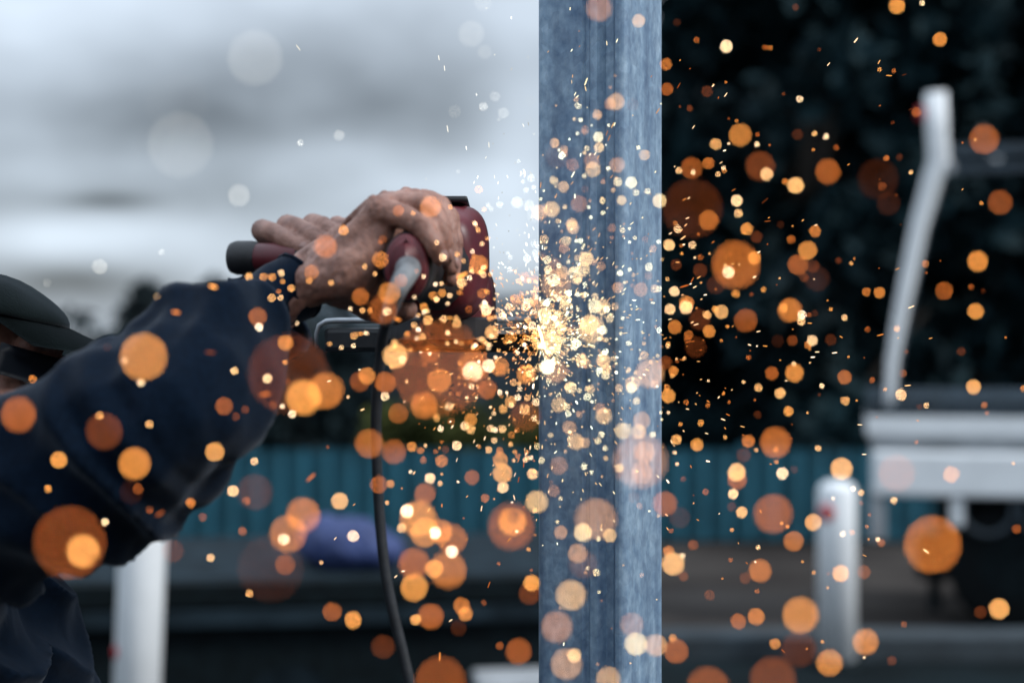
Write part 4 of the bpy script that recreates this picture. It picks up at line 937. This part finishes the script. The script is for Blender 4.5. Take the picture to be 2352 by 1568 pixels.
for k, (x, y, r, b_) in enumerate(single):
    loc, s, c, e_ = spec_of(x, y, r, b_)
    o = bpy.data.objects.new('spark', grains[k % 6]); C.objects.link(o)
    o.location = loc; o.rotation_euler = (rs.random() * 6, rs.random() * 6, rs.random() * 6)
    o.scale = (s * rs.uniform(1.0, 1.3), s * rs.uniform(.85, 1.0), s * rs.uniform(.85, 1.0))
    o.color = (*c, e_)
    tag(o, labels[k], 'spark', 'sparks ' + place(x, y))
# the rest of the shower: hundreds of smaller grains and short streaks
ico = bmesh.new(); bmesh.ops.create_icosphere(ico, subdivisions=1, radius=1)
IV = np.array([v_.co[:] for v_ in ico.verts]); IF = [[v_.index for v_ in f_.verts] for f_ in ico.faces]; ico.free()
VV, FF, CC = [], [], []
def add(loc, s, c, e_, dr=None, half=0.):
    q_ = IV * s
    if dr is not None and half > s:
        dr = np.array(dr); a_ = IV @ dr
        q_ = q_ + np.outer(np.sign(a_) * np.abs(a_) ** .5, dr) * (half - s)
    n0 = len(VV) * len(IV)
    VV.append(q_ + np.array(loc)); FF.extend([[n0 + i_ for i_ in f_] for f_ in IF]); CC.append([q * e_ for q in c] + [1.])
for x, y, r, b_ in glows[298:]: add(*spec_of(x, y, r, b_))
def add_streak(x, y, half, ang, b_, wid=1.15, d=None):
    if d is None: d = FOC - abs(rs.gauss(.02, .02))
    if 1232 < x < 1525: d = min(d, 1.18)
    elif x < 735 and y > 600: d = .90 if x < 640 else .98
    elif x < 1130 and 430 < y < 800: d = min(d, .99)
    c = tone(x, y, heat(b_), 2.2); mx_ = max(c); u_ = px(d)
    bl = (FOC / d - 1) * APER / 2 / px(FOC); k = wid / math.sqrt(wid * wid + bl * bl)
    add(P(x, y, d), wid * u_, [v_ / mx_ for v_ in c], 1.5 * mx_ / k, (math.cos(R(ang)), 0, math.sin(R(ang))), half * u_)
for x, y, ln, ang, b_ in streaks: add_streak(x, y, ln * .5, ang, b_, max(1.05, min(2.4, ln * .09)))
# the burst at the cut
for k in range(1650):
    a_ = rs.random() * 2 * math.pi; rr = 10 + rs.expovariate(1 / 92.) if rs.random() < .62 else rs.expovariate(1 / 150.) + 30
    x = 1262 + rs.gauss(0, 24) + rr * math.cos(a_) * .95; y = 762 + rs.gauss(0, 26) - rr * math.sin(a_) * (1.3 if math.sin(a_) > 0 else 1.0)
    if y < 776 and x < 1100 and rs.random() < .75: continue
    if not (20 < x < 2340 and 15 < y < 1560): continue
    rad_ang = math.degrees(math.atan2(776 - y, x - 1245)) + rs.gauss(0, 14)
    near = rr < 110
    b_ = max(1.4, min(4.9, rs.gauss(3.1 if rr < 40 else 3.3 if near else 3.2, .65)))
    t_ = rs.random()
    if t_ < .46: add_streak(x, y, rs.uniform(1.5, 4.6) * (1 if near else 1.3), rad_ang, b_ + .25, rs.uniform(.6, 1.15), FOC - abs(rs.gauss(.015, .045)))
    elif rr > 26:
        r = min(24, 1.7 + rs.expovariate(1 / 2.7)); add(*spec_of(x, y, r, b_ - (.5 if r > 9 else 0)))
for k in range(240):                                          # fine strays far from the cut
    a_ = rs.random() * 2 * math.pi; rr = 150 + rs.expovariate(1 / 260.)
    x = 1290 + rr * math.cos(a_) * 1.15; y = 800 - rr * math.sin(a_)
    if not (20 < x < 2340 and 15 < y < 1560) or (x < 1100 and y < 760) or (x < 700): continue
    ang = math.degrees(math.atan2(776 - y, x - 1245)) + rs.gauss(0, 12)
    if rs.random() < .5: add_streak(x, y, rs.uniform(1.5, 6), ang, rs.uniform(1.8, 3.8), rs.uniform(.7, 1.2))
    else: add(*spec_of(x, y, rs.uniform(2, 6), rs.uniform(1.4, 3.4)))
me = bpy.data.meshes.new('spark_shower')
me.from_pydata(np.concatenate(VV).tolist(), [], FF)
at_ = me.attributes.new('ember_colour', 'FLOAT_COLOR', 'POINT')
at_.data.foreach_set('color', np.repeat(np.array(CC, dtype=np.float32), len(IV), axis=0).ravel())
o = link_mesh('spark_shower', me, hot_many, None, True)
tag(o, 'dense shower of fine amber sparks bursting from the cut at the post', 'sparks', None, 'stuff')
# the white hot metal at the cut itself gives off the warm light
core_m = bpy.data.materials.new('molten_cut'); core_m.use_nodes = True
B = core_m.node_tree.nodes['Principled BSDF']; B.inputs['Base Color'].default_value = (.1, .05, .02, 1)
B.inputs['Emission Color'].default_value = (1, .62, .26, 1); B.inputs['Emission Strength'].default_value = 5
b = bmesh.new(); tube(b, [P(1236, 748, 1.222), P(1243, 770, 1.214), P(1250, 800, 1.211)], [.0008, .0013, .0008], 8)
tag(obj('molten_cut', b, core_m, None, True), 'white hot molten edge where the disc bites the steel', 'hot metal')
